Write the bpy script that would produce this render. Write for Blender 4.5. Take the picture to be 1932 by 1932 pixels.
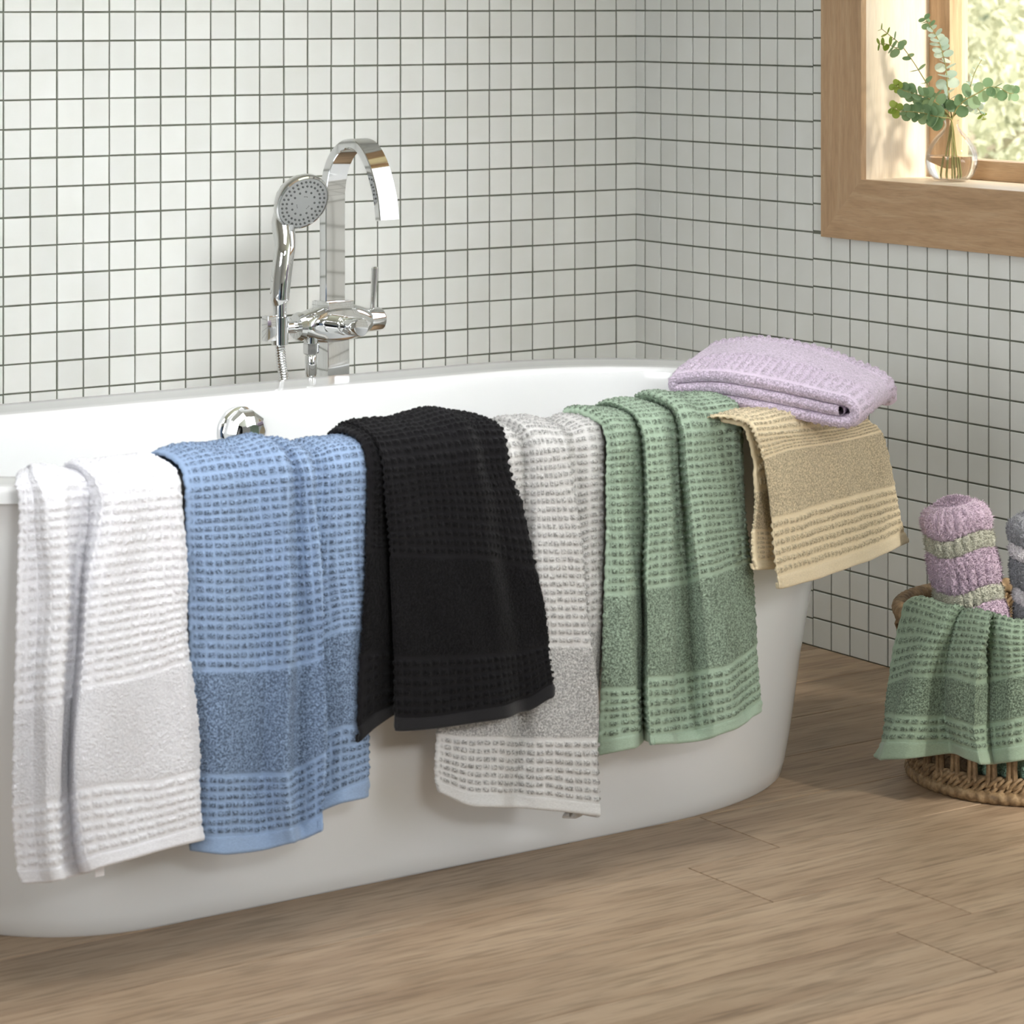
import bpy, bmesh, math, random
import numpy as np
from mathutils import Vector, Matrix

for o in list(bpy.data.objects):
    bpy.data.objects.remove(o, do_unlink=True)
scene = bpy.context.scene
COL = scene.collection
R = math.radians

# ---------------------------------------------------------------- camera
# world: X along the back wall, Y away from the viewer, Z up; room corner at the origin
cam_data = bpy.data.cameras.new('camera')
cam = bpy.data.objects.new('camera', cam_data)
COL.objects.link(cam)
cam_data.sensor_width = 36.0
cam_data.lens = 5424.43 / 1932.0 * 36.0
cam_data.shift_x = (966.0 - 931.6) / 1932.0
cam_data.shift_y = -(966.0 - 0.98) / 1932.0
cam.location = (-3.4233, -4.5006, 1.1698)
cam.rotation_euler = (math.pi / 2, 0.0, -0.60075)
cam_data.clip_start = 0.05
cam_data.clip_end = 200
cam_data.dof.use_dof = True
cam_data.dof.focus_distance = 4.6
cam_data.dof.aperture_fstop = 11.0
scene.camera = cam

# ---------------------------------------------------------------- world, sun, exposure
world = bpy.data.worlds.new('sky')
scene.world = world
world.use_nodes = True
bg = world.node_tree.nodes['Background']
bg.inputs['Color'].default_value = (0.93, 0.965, 1.0, 1)
bg.inputs['Strength'].default_value = 1.6
sun_data = bpy.data.lights.new('sun', 'SUN')
sun = bpy.data.objects.new('sun', sun_data)
COL.objects.link(sun)
sun_data.energy = 12.5
sun_data.angle = R(8)
sun_data.color = (1.0, 0.95, 0.86)
sun.rotation_euler = Vector((0.13, -0.90, 0.55)).to_track_quat('Z', 'Y').to_euler()
sun.location = (3, -3, 4)
def area(name, loc, target, size, size_y, power, col):
    d = bpy.data.lights.new(name, 'AREA'); d.shape = 'RECTANGLE'; d.size = size; d.size_y = size_y
    d.energy = power; d.color = col
    o = bpy.data.objects.new(name, d); COL.objects.link(o); o.location = loc
    o.rotation_euler = (Vector(loc) - Vector(target)).to_track_quat('Z', 'Y').to_euler()
    return o
# added key lamp, shining in past the unseen end of the right-hand wall
key = area('added_key_light', (0.70, -5.45, 1.75), (-1.1, -0.4, 0.8), 0.9, 1.5, 30, (0.985, 0.99, 0.99))
fill = area('added_left_fill', (-4.9, -3.2, 1.6), (0.0, -1.5, 0.8), 1.6, 1.4, 10.5, (0.97, 0.985, 1.0))  # added fill lamp, out of view, to brighten the right-hand wall
fill.data.spread = R(62)
top = area('ceiling_light', (-1.60, -1.75, 2.42), (-1.65, -1.70, 0.0), 1.3, 1.0, 12.5, (0.97, 0.985, 0.995))
top.data.spread = R(115)
spot = area('added_front_fill', (-2.7, -5.0, 2.2), (-1.20, -0.3, 0.88), 1.0, 0.9, 6.3, (0.98, 0.99, 0.995))  # added frontal fill, out of view, to lift back wall and tub front
spot.data.spread = R(28)
vs = scene.view_settings
vs.view_transform = 'Standard'
vs.look = 'None'
vs.gamma = 1.0
vs.use_curve_mapping = False
vs.exposure = 0.05

# ---------------------------------------------------------------- helpers
def lin(c):
    c = c / 255.0
    return c / 12.92 if c <= 0.04045 else ((c + 0.055) / 1.055) ** 2.4

def rgb(r, g, b):
    return (lin(r), lin(g), lin(b), 1.0)

def tag(o, label=None, cat=None, group=None, kind=None):
    if label: o['label'] = label
    if cat: o['category'] = cat
    if group: o['group'] = group
    if kind: o['kind'] = kind
    return o

def thing(name, loc, label=None, cat=None, group=None, kind=None):
    o = bpy.data.objects.new(name, None)
    o.empty_display_size = 0.05
    COL.objects.link(o)
    o.location = loc
    return tag(o, label, cat, group, kind)

def link(name, me, parent=None, mat=None):
    o = bpy.data.objects.new(name, me)
    COL.objects.link(o)
    if mat is not None and not me.materials:
        me.materials.append(mat)
    if parent is not None:
        o.parent = parent
    return o

def np_mesh(name, verts, quads, mat=None, smooth=True, pile=None):
    me = bpy.data.meshes.new(name)
    verts = np.asarray(verts, dtype=np.float32)
    quads = np.asarray(quads, dtype=np.int32)
    k = quads.shape[1]
    me.vertices.add(len(verts))
    me.vertices.foreach_set('co', verts.ravel())
    me.loops.add(quads.size)
    me.loops.foreach_set('vertex_index', quads.ravel())
    me.polygons.add(len(quads))
    me.polygons.foreach_set('loop_start', np.arange(0, quads.size, k, dtype=np.int32))
    me.update(calc_edges=True)
    me.validate()
    if pile is not False:
        at = me.attributes.new('pile', 'FLOAT', 'POINT')
        at.data.foreach_set('value', np.asarray(pile, dtype=np.float32).ravel() if pile is not None else np.ones(len(verts), dtype=np.float32))
    if smooth:
        me.shade_smooth()
    if mat is not None:
        me.materials.append(mat)
    return me

class MB:
    """collects simple shapes, builds one mesh object in the parent's space"""
    def __init__(self, org=(0, 0, 0)):
        self.bm = bmesh.new()
        self.org = Vector(org)
    def _faces(self, rings, closed=True, cap0=True, cap1=True):
        bm = self.bm
        vr = [[bm.verts.new(Vector(p) - self.org) for p in r] for r in rings]
        n = len(vr[0])
        for a, b in zip(vr[:-1], vr[1:]):
            for i in range(n if closed else n - 1):
                j = (i + 1) % n
                bm.faces.new((a[i], a[j], b[j], b[i]))
        if cap0: bm.faces.new(list(reversed(vr[0])))
        if cap1: bm.faces.new(vr[-1])
    def tube(self, path, rad, n=12, cap=True, sx=1.0):
        path = [Vector(p) for p in path]
        if not hasattr(rad, '__len__'): rad = [rad] * len(path)
        rings = []
        prev = None
        for i, p in enumerate(path):
            t = (path[min(i + 1, len(path) - 1)] - path[max(i - 1, 0)]).normalized()
            if prev is None:
                ref = Vector((0, 0, 1)) if abs(t.z) < 0.9 else Vector((1, 0, 0))
                u = t.cross(ref).normalized()
            else:
                u = (prev - t * prev.dot(t)).normalized()
            prev = u
            v = t.cross(u)
            rings.append([p + (u * math.cos(2 * math.pi * k / n) * sx + v * math.sin(2 * math.pi * k / n)) * rad[i] for k in range(n)])
        self._faces(rings, True, cap, cap)
        return self
    def lathe(self, prof, loc, axis, n=48, cap0=True, cap1=True):
        axis = Vector(axis).normalized()
        ref = Vector((0, 0, 1)) if abs(axis.z) < 0.9 else Vector((1, 0, 0))
        u = axis.cross(ref).normalized(); v = axis.cross(u)
        loc = Vector(loc)
        rings = [[loc + axis * h + (u * math.cos(2 * math.pi * k / n) + v * math.sin(2 * math.pi * k / n)) * r for k in range(n)] for r, h in prof]
        self._faces(rings, True, cap0, cap1)
        return self
    def box(self, lo, hi, bevel=0.0, seg=2):
        b = bmesh.new()
        bmesh.ops.create_cube(b, size=1.0)
        lo = Vector(lo); hi = Vector(hi); c = (lo + hi) / 2; d = hi - lo
        for v in b.verts:
            v.co = Vector((v.co.x * d.x, v.co.y * d.y, v.co.z * d.z)) + c - self.org
        if bevel > 0:
            bmesh.ops.bevel(b, geom=list(b.edges), offset=bevel, segments=seg, profile=0.7, affect='EDGES')
        me = bpy.data.meshes.new('tmp'); b.to_mesh(me); b.free()
        self.bm.from_mesh(me); bpy.data.meshes.remove(me)
        return self
    def prism(self, outline, direction):
        """extrude a polygon (list of 3D points) along a vector"""
        d = Vector(direction)
        self._faces([[Vector(p) for p in outline], [Vector(p) + d for p in outline]])
        return self
    def mesh(self, name, mat=None, smooth=True, angle=35):
        bmesh.ops.recalc_face_normals(self.bm, faces=list(self.bm.faces))
        me = bpy.data.meshes.new(name)
        self.bm.to_mesh(me); self.bm.free()
        if smooth:
            me.shade_smooth()
            me.set_sharp_from_angle(angle=R(angle))
        if mat: me.materials.append(mat)
        return me
    def build(self, name, mat, parent=None, smooth=True, angle=35):
        return link(name, self.mesh(name, mat, smooth, angle), parent)

# ---------------------------------------------------------------- materials
def new_mat(name):
    m = bpy.data.materials.new(name)
    m.use_nodes = True
    nt = m.node_tree
    return m, nt, nt.nodes['Principled BSDF']

def N(nt, typ, **kw):
    n = nt.nodes.new(typ)
    for k, v in kw.items():
        setattr(n, k, v)
    return n

def simple(name, col, rough=0.5, metal=0.0, spec=0.5, coat=0.0):
    m, nt, p = new_mat(name)
    p.inputs['Base Color'].default_value = col
    p.inputs['Roughness'].default_value = rough
    p.inputs['Metallic'].default_value = metal
    p.inputs['Specular IOR Level'].default_value = spec
    p.inputs['Coat Weight'].default_value = coat
    return m

def ramp(nt, stops):
    r = N(nt, 'ShaderNodeValToRGB')
    e = r.color_ramp.elements
    e[0].position, e[0].color = stops[0]
    e[1].position, e[1].color = stops[-1]
    for pos, c in stops[1:-1]:
        x = e.new(pos); x.color = c
    return r

def mat_tile():
    m, nt, p = new_mat('glazed_tile')
    oi = N(nt, 'ShaderNodeObjectInfo')
    geo = N(nt, 'ShaderNodeNewGeometry')
    wn = N(nt, 'ShaderNodeTexWhiteNoise', noise_dimensions='3D')
    sn = N(nt, 'ShaderNodeVectorMath', operation='SNAP')
    sn.inputs[1].default_value = (0.05, 0.05, 0.05)
    ad = N(nt, 'ShaderNodeVectorMath', operation='ADD'); ad.inputs[1].default_value = (0.0, 0.03, -0.001)
    nt.links.new(geo.outputs['Position'], ad.inputs[0])
    nt.links.new(ad.outputs[0], sn.inputs[0])
    nt.links.new(sn.outputs[0], wn.inputs['Vector'])
    r = ramp(nt, [(0.0, rgb(222, 224, 221)), (0.5, rgb(227, 229, 226)), (1.0, rgb(231, 233, 230))])
    nt.links.new(wn.outputs['Value'], r.inputs[0])
    n1 = N(nt, 'ShaderNodeTexNoise'); n1.inputs['Scale'].default_value = 14.0; n1.inputs['Detail'].default_value = 2.0
    nt.links.new(geo.outputs['Position'], n1.inputs['Vector'])
    mx = N(nt, 'ShaderNodeMix', data_type='RGBA', blend_type='MULTIPLY')
    r2 = ramp(nt, [(0.3, (0.96, 0.955, 0.94, 1)), (0.7, (1, 1, 1, 1))])
    nt.links.new(n1.outputs['Fac'], r2.inputs[0])
    mx.inputs[0].default_value = 0.8
    nt.links.new(r.outputs[0], mx.inputs[6]); nt.links.new(r2.outputs[0], mx.inputs[7])
    nt.links.new(mx.outputs[2], p.inputs['Base Color'])
    p.inputs['Roughness'].default_value = 0.5
    p.inputs['Specular IOR Level'].default_value = 0.35
    b = N(nt, 'ShaderNodeBump'); b.inputs['Strength'].default_value = 0.12; b.inputs['Distance'].default_value = 0.002
    n2 = N(nt, 'ShaderNodeTexNoise'); n2.inputs['Scale'].default_value = 45.0
    nt.links.new(geo.outputs['Position'], n2.inputs['Vector'])
    nt.links.new(n2.outputs['Fac'], b.inputs['Height']); nt.links.new(b.outputs[0], p.inputs['Normal'])
    return m

def mat_grout():
    m, nt, p = new_mat('grout')
    geo = N(nt, 'ShaderNodeNewGeometry')
    n1 = N(nt, 'ShaderNodeTexNoise'); n1.inputs['Scale'].default_value = 30.0; n1.inputs['Detail'].default_value = 5.0
    nt.links.new(geo.outputs['Position'], n1.inputs['Vector'])
    r = ramp(nt, [(0.3, rgb(92, 95, 84)), (0.7, rgb(120, 123, 112))])
    nt.links.new(n1.outputs['Fac'], r.inputs[0]); nt.links.new(r.outputs[0], p.inputs['Base Color'])
    p.inputs['Roughness'].default_value = 0.95
    return m

def mat_wood(name, dark, mid, light, scale, axis, rough=0.45, rnd=0.0, grain=1.0, spec=0.4):
    """long grain running along axis (0 x, 1 y, 2 z)"""
    m, nt, p = new_mat(name)
    geo = N(nt, 'ShaderNodeNewGeometry'); oi = N(nt, 'ShaderNodeObjectInfo')
    off = N(nt, 'ShaderNodeVectorMath', operation='SCALE'); off.inputs[0].default_value = (13.0, 17.0, 11.0)
    nt.links.new(oi.outputs['Random'], off.inputs['Scale'])
    ad = N(nt, 'ShaderNodeVectorMath', operation='ADD')
    nt.links.new(geo.outputs['Position'], ad.inputs[0]); nt.links.new(off.outputs[0], ad.inputs[1])
    mp = N(nt, 'ShaderNodeMapping')
    sc = [scale, scale, scale]; sc[axis] = scale * 0.10
    mp.inputs['Scale'].default_value = sc
    nt.links.new(ad.outputs[0], mp.inputs['Vector'])
    n1 = N(nt, 'ShaderNodeTexNoise'); n1.inputs['Scale'].default_value = 1.0; n1.inputs['Detail'].default_value = 7.0; n1.inputs['Roughness'].default_value = 0.62; n1.inputs['Distortion'].default_value = 0.5
    nt.links.new(mp.outputs[0], n1.inputs['Vector'])
    r = ramp(nt, [(0.28, dark), (0.5, mid), (0.74, light)])
    nt.links.new(n1.outputs['Fac'], r.inputs[0])
    # fine pores
    mp2 = N(nt, 'ShaderNodeMapping'); sc2 = [scale * 7] * 3; sc2[axis] = scale * 0.55
    mp2.inputs['Scale'].default_value = sc2
    nt.links.new(ad.outputs[0], mp2.inputs['Vector'])
    n2 = N(nt, 'ShaderNodeTexNoise'); n2.inputs['Detail'].default_value = 3.0; n2.inputs['Scale'].default_value = 1.0
    nt.links.new(mp2.outputs[0], n2.inputs['Vector'])
    r2 = ramp(nt, [(0.34, (1 - 0.42 * grain, 1 - 0.43 * grain, 1 - 0.45 * grain, 1)), (0.52, (1, 1, 1, 1))])
    nt.links.new(n2.outputs['Fac'], r2.inputs[0])
    mx = N(nt, 'ShaderNodeMix', data_type='RGBA', blend_type='MULTIPLY'); mx.inputs[0].default_value = 0.8
    nt.links.new(r.outputs[0], mx.inputs[6]); nt.links.new(r2.outputs[0], mx.inputs[7])
    # large tone drift
    n3 = N(nt, 'ShaderNodeTexNoise'); n3.inputs['Scale'].default_value = 2.6; n3.inputs['Detail'].default_value = 1.5
    nt.links.new(ad.outputs[0], n3.inputs['Vector'])
    hs = N(nt, 'ShaderNodeHueSaturation')
    mr = N(nt, 'ShaderNodeMapRange'); mr.inputs['To Min'].default_value = 1 - 0.12 * (1 + rnd); mr.inputs['To Max'].default_value = 1 + 0.12 * (1 + rnd)
    nt.links.new(n3.outputs['Fac'], mr.inputs['Value'])
    mr2 = N(nt, 'ShaderNodeMapRange'); mr2.inputs['To Min'].default_value = 1 - rnd; mr2.inputs['To Max'].default_value = 1 + rnd
    nt.links.new(oi.outputs['Random'], mr2.inputs['Value'])
    mu = N(nt, 'ShaderNodeMath', operation='MULTIPLY')
    nt.links.new(mr.outputs[0], mu.inputs[0]); nt.links.new(mr2.outputs[0], mu.inputs[1])
    nt.links.new(mu.outputs[0], hs.inputs['Value'])
    nt.links.new(mx.outputs[2], hs.inputs['Color'])
    nt.links.new(hs.outputs[0], p.inputs['Base Color'])
    p.inputs['Roughness'].default_value = rough
    p.inputs['Specular IOR Level'].default_value = spec
    b = N(nt, 'ShaderNodeBump'); b.inputs['Strength'].default_value = 0.25; b.inputs['Distance'].default_value = 0.0006
    nt.links.new(n2.outputs['Fac'], b.inputs['Height']); nt.links.new(b.outputs[0], p.inputs['Normal'])
    return m

def mat_terry(name, col, dark=0.16, bump=1.0, scale=380.0, sheen=0.25):
    """looped cotton: 'pile' on the mesh says where loops stand and where the flat ground weave shows"""
    m, nt, p = new_mat(name)
    tc = N(nt, 'ShaderNodeTexCoord')
    at = N(nt, 'ShaderNodeAttribute', attribute_name='pile')
    n1 = N(nt, 'ShaderNodeTexNoise'); n1.inputs['Scale'].default_value = scale; n1.inputs['Detail'].default_value = 2.5; n1.inputs['Roughness'].default_value = 0.65
    nt.links.new(tc.outputs['Object'], n1.inputs['Vector'])
    r = ramp(nt, [(0.39, (col[0] * dark, col[1] * dark, col[2] * dark, 1)), (0.66, (min(1, col[0] * 1.06), min(1, col[1] * 1.06), min(1, col[2] * 1.06), 1))])  # shade between the loops, painted into the colour as dark speckle
    nt.links.new(n1.outputs['Fac'], r.inputs[0])
    mx = N(nt, 'ShaderNodeMix', data_type='RGBA'); mx.inputs[6].default_value = col
    nt.links.new(at.outputs['Fac'], mx.inputs[0]); nt.links.new(r.outputs[0], mx.inputs[7])
    nt.links.new(mx.outputs[2], p.inputs['Base Color'])
    p.inputs['Roughness'].default_value = 1.0
    p.inputs['Specular IOR Level'].default_value = 0.03
    p.inputs['Sheen Weight'].default_value = sheen
    p.inputs['Sheen Roughness'].default_value = 0.6
    b = N(nt, 'ShaderNodeBump'); b.inputs['Distance'].default_value = 0.0022
    mr = N(nt, 'ShaderNodeMapRange'); mr.inputs['To Min'].default_value = bump * 0.25; mr.inputs['To Max'].default_value = bump
    nt.links.new(at.outputs['Fac'], mr.inputs['Value']); nt.links.new(mr.outputs[0], b.inputs['Strength'])
    nt.links.new(n1.outputs['Fac'], b.inputs['Height']); nt.links.new(b.outputs[0], p.inputs['Normal'])
    return m

def mat_hem(name, col):
    m, nt, p = new_mat(name)
    tc = N(nt, 'ShaderNodeTexCoord')
    mp = N(nt, 'ShaderNodeMapping'); mp.inputs['Scale'].default_value = (300, 300, 1500)
    nt.links.new(tc.outputs['Object'], mp.inputs['Vector'])
    n1 = N(nt, 'ShaderNodeTexNoise'); n1.inputs['Scale'].default_value = 1.0; n1.inputs['Detail'].default_value = 1.0
    nt.links.new(mp.outputs[0], n1.inputs['Vector'])
    r = ramp(nt, [(0.35, (col[0] * 0.88, col[1] * 0.88, col[2] * 0.88, 1)), (0.65, col)])
    nt.links.new(n1.outputs['Fac'], r.inputs[0]); nt.links.new(r.outputs[0], p.inputs['Base Color'])
    p.inputs['Roughness'].default_value = 0.9
    p.inputs['Specular IOR Level'].default_value = 0.15
    p.inputs['Sheen Weight'].default_value = 0.2
    b = N(nt, 'ShaderNodeBump'); b.inputs['Strength'].default_value = 0.5; b.inputs['Distance'].default_value = 0.0006
    nt.links.new(n1.outputs['Fac'], b.inputs['Height']); nt.links.new(b.outputs[0], p.inputs['Normal'])
    return m

def mat_clear(name, refl=0.08, tint=(1, 1, 1, 1), rough=0.0):
    """thin clear glass: see-through with a Fresnel reflection"""
    m = bpy.data.materials.new(name); m.use_nodes = True
    nt = m.node_tree; nt.nodes.clear()
    out = N(nt, 'ShaderNodeOutputMaterial')
    tr = N(nt, 'ShaderNodeBsdfTransparent'); tr.inputs[0].default_value = tint
    gl = N(nt, 'ShaderNodeBsdfGlossy'); gl.inputs['Roughness'].default_value = rough
    lw = N(nt, 'ShaderNodeLayerWeight'); lw.inputs['Blend'].default_value = refl
    mx = N(nt, 'ShaderNodeMixShader')
    mu = N(nt, 'ShaderNodeMath', operation='MULTIPLY'); mu.inputs[1].default_value = 0.45
    nt.links.new(lw.outputs['Fresnel'], mu.inputs[0]); nt.links.new(mu.outputs[0], mx.inputs[0])
    nt.links.new(tr.outputs[0], mx.inputs[1]); nt.links.new(gl.outputs[0], mx.inputs[2])
    nt.links.new(mx.outputs[0], out.inputs[0])
    return m

def mat_leaf(name, a, b_, trans=0.35):
    m, nt, p = new_mat(name)
    oi = N(nt, 'ShaderNodeObjectInfo')
    r = ramp(nt, [(0.0, a), (1.0, b_)])
    nt.links.new(oi.outputs['Random'], r.inputs[0])
    nt.links.new(r.outputs[0], p.inputs['Base Color'])
    p.inputs['Roughness'].default_value = 0.55
    p.inputs['Transmission Weight'].default_value = 0.0
    tl = N(nt, 'ShaderNodeBsdfTranslucent'); nt.links.new(r.outputs[0], tl.inputs[0])
    mx = N(nt, 'ShaderNodeMixShader'); mx.inputs[0].default_value = trans
    out = nt.nodes['Material Output']
    nt.links.new(p.outputs[0], mx.inputs[1]); nt.links.new(tl.outputs[0], mx.inputs[2])
    nt.links.new(mx.outputs[0], out.inputs[0])
    return m

def mat_straw():
    m, nt, p = new_mat('seagrass')
    tc = N(nt, 'ShaderNodeTexCoord'); oi = N(nt, 'ShaderNodeObjectInfo')
    n1 = N(nt, 'ShaderNodeTexNoise'); n1.inputs['Scale'].default_value = 90.0; n1.inputs['Detail'].default_value = 5.0
    nt.links.new(tc.outputs['Object'], n1.inputs['Vector'])
    r = ramp(nt, [(0.25, rgb(78, 60, 40)), (0.5, rgb(126, 102, 72)), (0.75, rgb(164, 140, 106))])
    nt.links.new(n1.outputs['Fac'], r.inputs[0]); nt.links.new(r.outputs[0], p.inputs['Base Color'])
    p.inputs['Roughness'].default_value = 0.65
    b = N(nt, 'ShaderNodeBump'); b.inputs['Strength'].default_value = 0.6; b.inputs['Distance'].default_value = 0.001
    nt.links.new(n1.outputs['Fac'], b.inputs['Height']); nt.links.new(b.outputs[0], p.inputs['Normal'])
    return m

TILE = mat_tile(); GROUT = mat_grout()
CHROME = simple('chrome', (0.93, 0.94, 0.95, 1), 0.04, 1.0)
CHROME_DARK = simple('dark_rubber', rgb(45, 46, 48), 0.5)
GREYPLASTIC = simple('grey_plastic', rgb(150, 152, 151), 0.4)
NOZZLE = simple('nozzle_rubber', rgb(82, 84, 84), 0.6)
TUBWHITE = simple('white_acrylic', rgb(230, 231, 231), 0.13, 0.0, 0.5, 0.3)
FLOORWOOD = mat_wood('oak_plank', rgb(147, 122, 99), rgb(165, 141, 116), rgb(183, 160, 135), 22.0, 0, 0.45, 0.10, 0.9)
FRAME_V = mat_wood('oak_veneer_upright', rgb(170, 138, 104), rgb(186, 153, 118), rgb(200, 170, 136), 60.0, 2, 0.5, 0.02, 0.35)
FRAME_H = mat_wood('oak_veneer_level', rgb(170, 138, 104), rgb(186, 153, 118), rgb(200, 170, 136), 60.0, 1, 0.5, 0.02, 0.35)
REVEAL = mat_wood('pale_oak_lining', rgb(228, 210, 184), rgb(233, 217, 194), rgb(238, 224, 204), 50.0, 2, 0.45, 0.02, 0.2)
SILLWOOD = mat_wood('pale_oak_sill', rgb(228, 210, 184), rgb(233, 217, 194), rgb(238, 224, 204), 50.0, 1, 0.45, 0.02, 0.2)
STRAW = mat_straw()
PANE = mat_clear('window_glass', 0.04)
DARKGAP = simple('dark_joint', rgb(60, 48, 38), 0.9)  # dark bed that shows in the joints between planks

# ================================================================ ROOM
P = 0.05                                  # tile pitch
def tile_mesh(w, h, name):
    """a glazed tile lying in the XZ plane, face towards -Y, soft edges"""
    t = 0.0020; e = 0.0008
    b = bmesh.new()
    def ring(dx, dz, y):
        return [b.verts.new((sx * (w / 2 - dx), y, sz * (h / 2 - dz))) for sx, sz in ((-1, -1), (1, -1), (1, 1), (-1, 1))]
    r0 = ring(0, 0, 0.0); r1 = ring(0, 0, -t + e); r2 = ring(e, e, -t)
    for a, c in ((r0, r1), (r1, r2)):
        for i in range(4):
            j = (i + 1) % 4
            b.faces.new((a[i], a[j], c[j], c[i]))
    b.faces.new(r2)
    me = bpy.data.meshes.new(name); b.to_mesh(me); b.free()
    me.materials.append(TILE)
    return me

rng = random.Random(7)
G = 0.0031
wall_back = link('wall_back', MB().box((-5.2, 0.0, -0.02), (0.0, 0.16, 2.45)).mesh('wall_back', GROUT, False), None)
tag(wall_back, kind='structure')
full = tile_mesh(P - G, P - G, 'tile')
tv, tq = [], []
def add_stuff(M, store_v, store_f, me):
    base = len(store_v)
    for v in me.vertices: store_v.append(M @ v.co)
    for f_ in me.polygons: store_f.append([base + i for i in f_.vertices])
def flush_stuff(sv, sf, parent, name):
    me = bpy.data.meshes.new(name); me.from_pydata([tuple(v) for v in sv], [], sf); me.update()
    me.materials.append(TILE)
    o = link(name, me, parent); o['kind'] = 'stuff'
    return o
sv, sf = [], []
for i in range(104):
    for k in range(49):
        x = -P * (i + 0.5); z = P * (k + 0.5)
        jx, jz = rng.uniform(-.0003, .0003), rng.uniform(-.0003, .0003)
        rx, rz = rng.uniform(-.004, .004), rng.uniform(-.004, .004)
        M = Matrix.Translation((x + jx, rng.uniform(-.0003, .0003), z + jz)) @ Matrix.Rotation(rz, 4, 'Z') @ Matrix.Rotation(rx, 4, 'X')
        if i < 27 and 12 <= k <= 22:
            o = link('tile', full, wall_back); o.matrix_local = M
        else:
            add_stuff(M, sv, sf, full)
flush_stuff(sv, sf, wall_back, 'tile_field')

# right wall with the window opening
WY0, WY1, WZ0, WZ1 = -0.672, -1.90, 0.853, 1.98      # clear opening
FW = 0.108                                            # face frame width
mb = MB()
mb.box((0, WY0 + 0.02, -0.02), (0.22, 0.16, 2.45))
mb.box((0, -2.45, -0.02), (0.22, WY1 - 0.02, 2.45))  # stops short: unseen gap added to let the key lamp shine in
mb.box((0, WY1 - 0.02, -0.02), (0.22, WY0 + 0.02, WZ0 - 0.03))
mb.box((0, WY1 - 0.02, WZ1 + 0.02), (0.22, WY0 + 0.02, 2.45))
wall_right = tag(mb.build('wall_right', GROUT, None, False), kind='structure')
FY0, FY1, FZ0, FZ1 = WY0 + FW, WY1 - FW, WZ0 - FW, WZ1 + FW
sv, sf = [], []
cache = {}
RZ = Matrix.Rotation(-math.pi / 2, 4, 'Z')            # face -Y -> face -X
cnt = 0
ycols = [(0.0, -0.030)] + [(-0.030 - P * j, -0.030 - P * (j + 1)) for j in range(48)]
for j, (ya, yb) in enumerate(ycols):
    sec2 = j >= 11
    for k in range(49):
        z0, z1 = P * k, P * (k + 1)
        if sec2:
            z0 += 0.0022; z1 += 0.0022
            if k == 0: z0 = 0.0
        y0, y1 = ya, yb
        # cut by the window face frame
        if y0 <= FY0 + 1e-6 and y1 >= FY1 - 1e-6 and z0 >= FZ0 - 1e-6 and z1 <= FZ1 + 1e-6: continue
        if y1 < FY0 and y0 > FY1 and z1 > FZ0 and z0 < FZ1:
            if z0 < FZ0: z1 = FZ0 + 0.004
            elif z1 > FZ1: z0 = FZ1 - 0.004
            elif y0 > FY0: y1 = FY0 - 0.004
            elif y1 < FY1: y0 = FY1 + 0.004
        w, hh = round(y0 - y1 - G, 4), round(z1 - z0 - G, 4)
        if w < 0.004 or hh < 0.004: continue
        key = (w, hh)
        if key not in cache: cache[key] = tile_mesh(w, hh, 'tile')
        M = Matrix.Translation((rng.uniform(-.0003, .0003), (y0 + y1) / 2, (z0 + z1) / 2)) @ RZ @ Matrix.Rotation(rng.uniform(-.004, .004), 4, 'Z')
        one = (j <= 10 and 13 <= k <= 23) or (11 <= j <= 21 and k <= 14 and cnt < 300)
        if one and cnt < 300:
            cnt += 1
            o = link('tile', cache[key], wall_right); o.matrix_local = M
        else:
            add_stuff(M, sv, sf, cache[key])
flush_stuff(sv, sf, wall_right, 'tile_field')

# ---- floor of wide planks running along X
floor = tag(link('floor', MB().box((-5.2, -5.6, -0.03), (0.0, 0.0, -0.0035)).mesh('floor', DARKGAP, False)), kind='structure')
joints = {0: -0.852, 1: -1.015, 2: -0.835, 3: -0.966}
row_y = -1.268
for r_ in range(-8, 24):
    ytop = row_y - 0.18 * r_
    ybot = ytop - 0.18
    if ytop > 0.001: ytop = 0.0
    if ybot > -0.005 or ytop < -5.5: continue
    xj = joints.get(r_, -0.4 - rng.random() * 1.2)
    xs = [0.0]
    x = xj
    while x < -0.02 and x + 1.22 < -0.05: x += 1.22
    while x > -5.1:
        if x < -0.02: xs.append(x)
        x -= 1.22
    xs.append(-5.2)
    for xa, xb in zip(xs[:-1], xs[1:]):
        g = 0.0010
        m_ = MB(((xa + xb) / 2, (ytop + ybot) / 2, 0)).box((xb + g, ybot + g, -0.0034), (xa - g, ytop - g, 0.0), 0.0006, 1)
        o = m_.build('plank', FLOORWOOD, floor, False)
        o.location = ((xa + xb) / 2, (ytop + ybot) / 2, 0)

# ---- the rest of the room, behind and above the viewer
PAINT = simple('warm_white_paint', rgb(222, 224, 224), 0.8)
tag(link('wall_left', MB().box((-5.36, -5.6, -0.02), (-5.2, 0.16, 2.45)).mesh('wall_left', PAINT, False)), kind='structure')
tag(link('wall_front', MB().box((-5.36, -5.76, -0.02), (0.22, -5.6, 2.45)).mesh('wall_front', PAINT, False)), kind='structure')
tag(link('ceiling', MB().box((-5.36, -5.76, 2.45), (0.22, 0.16, 2.6)).mesh('ceiling', PAINT, False)), kind='structure')

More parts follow.
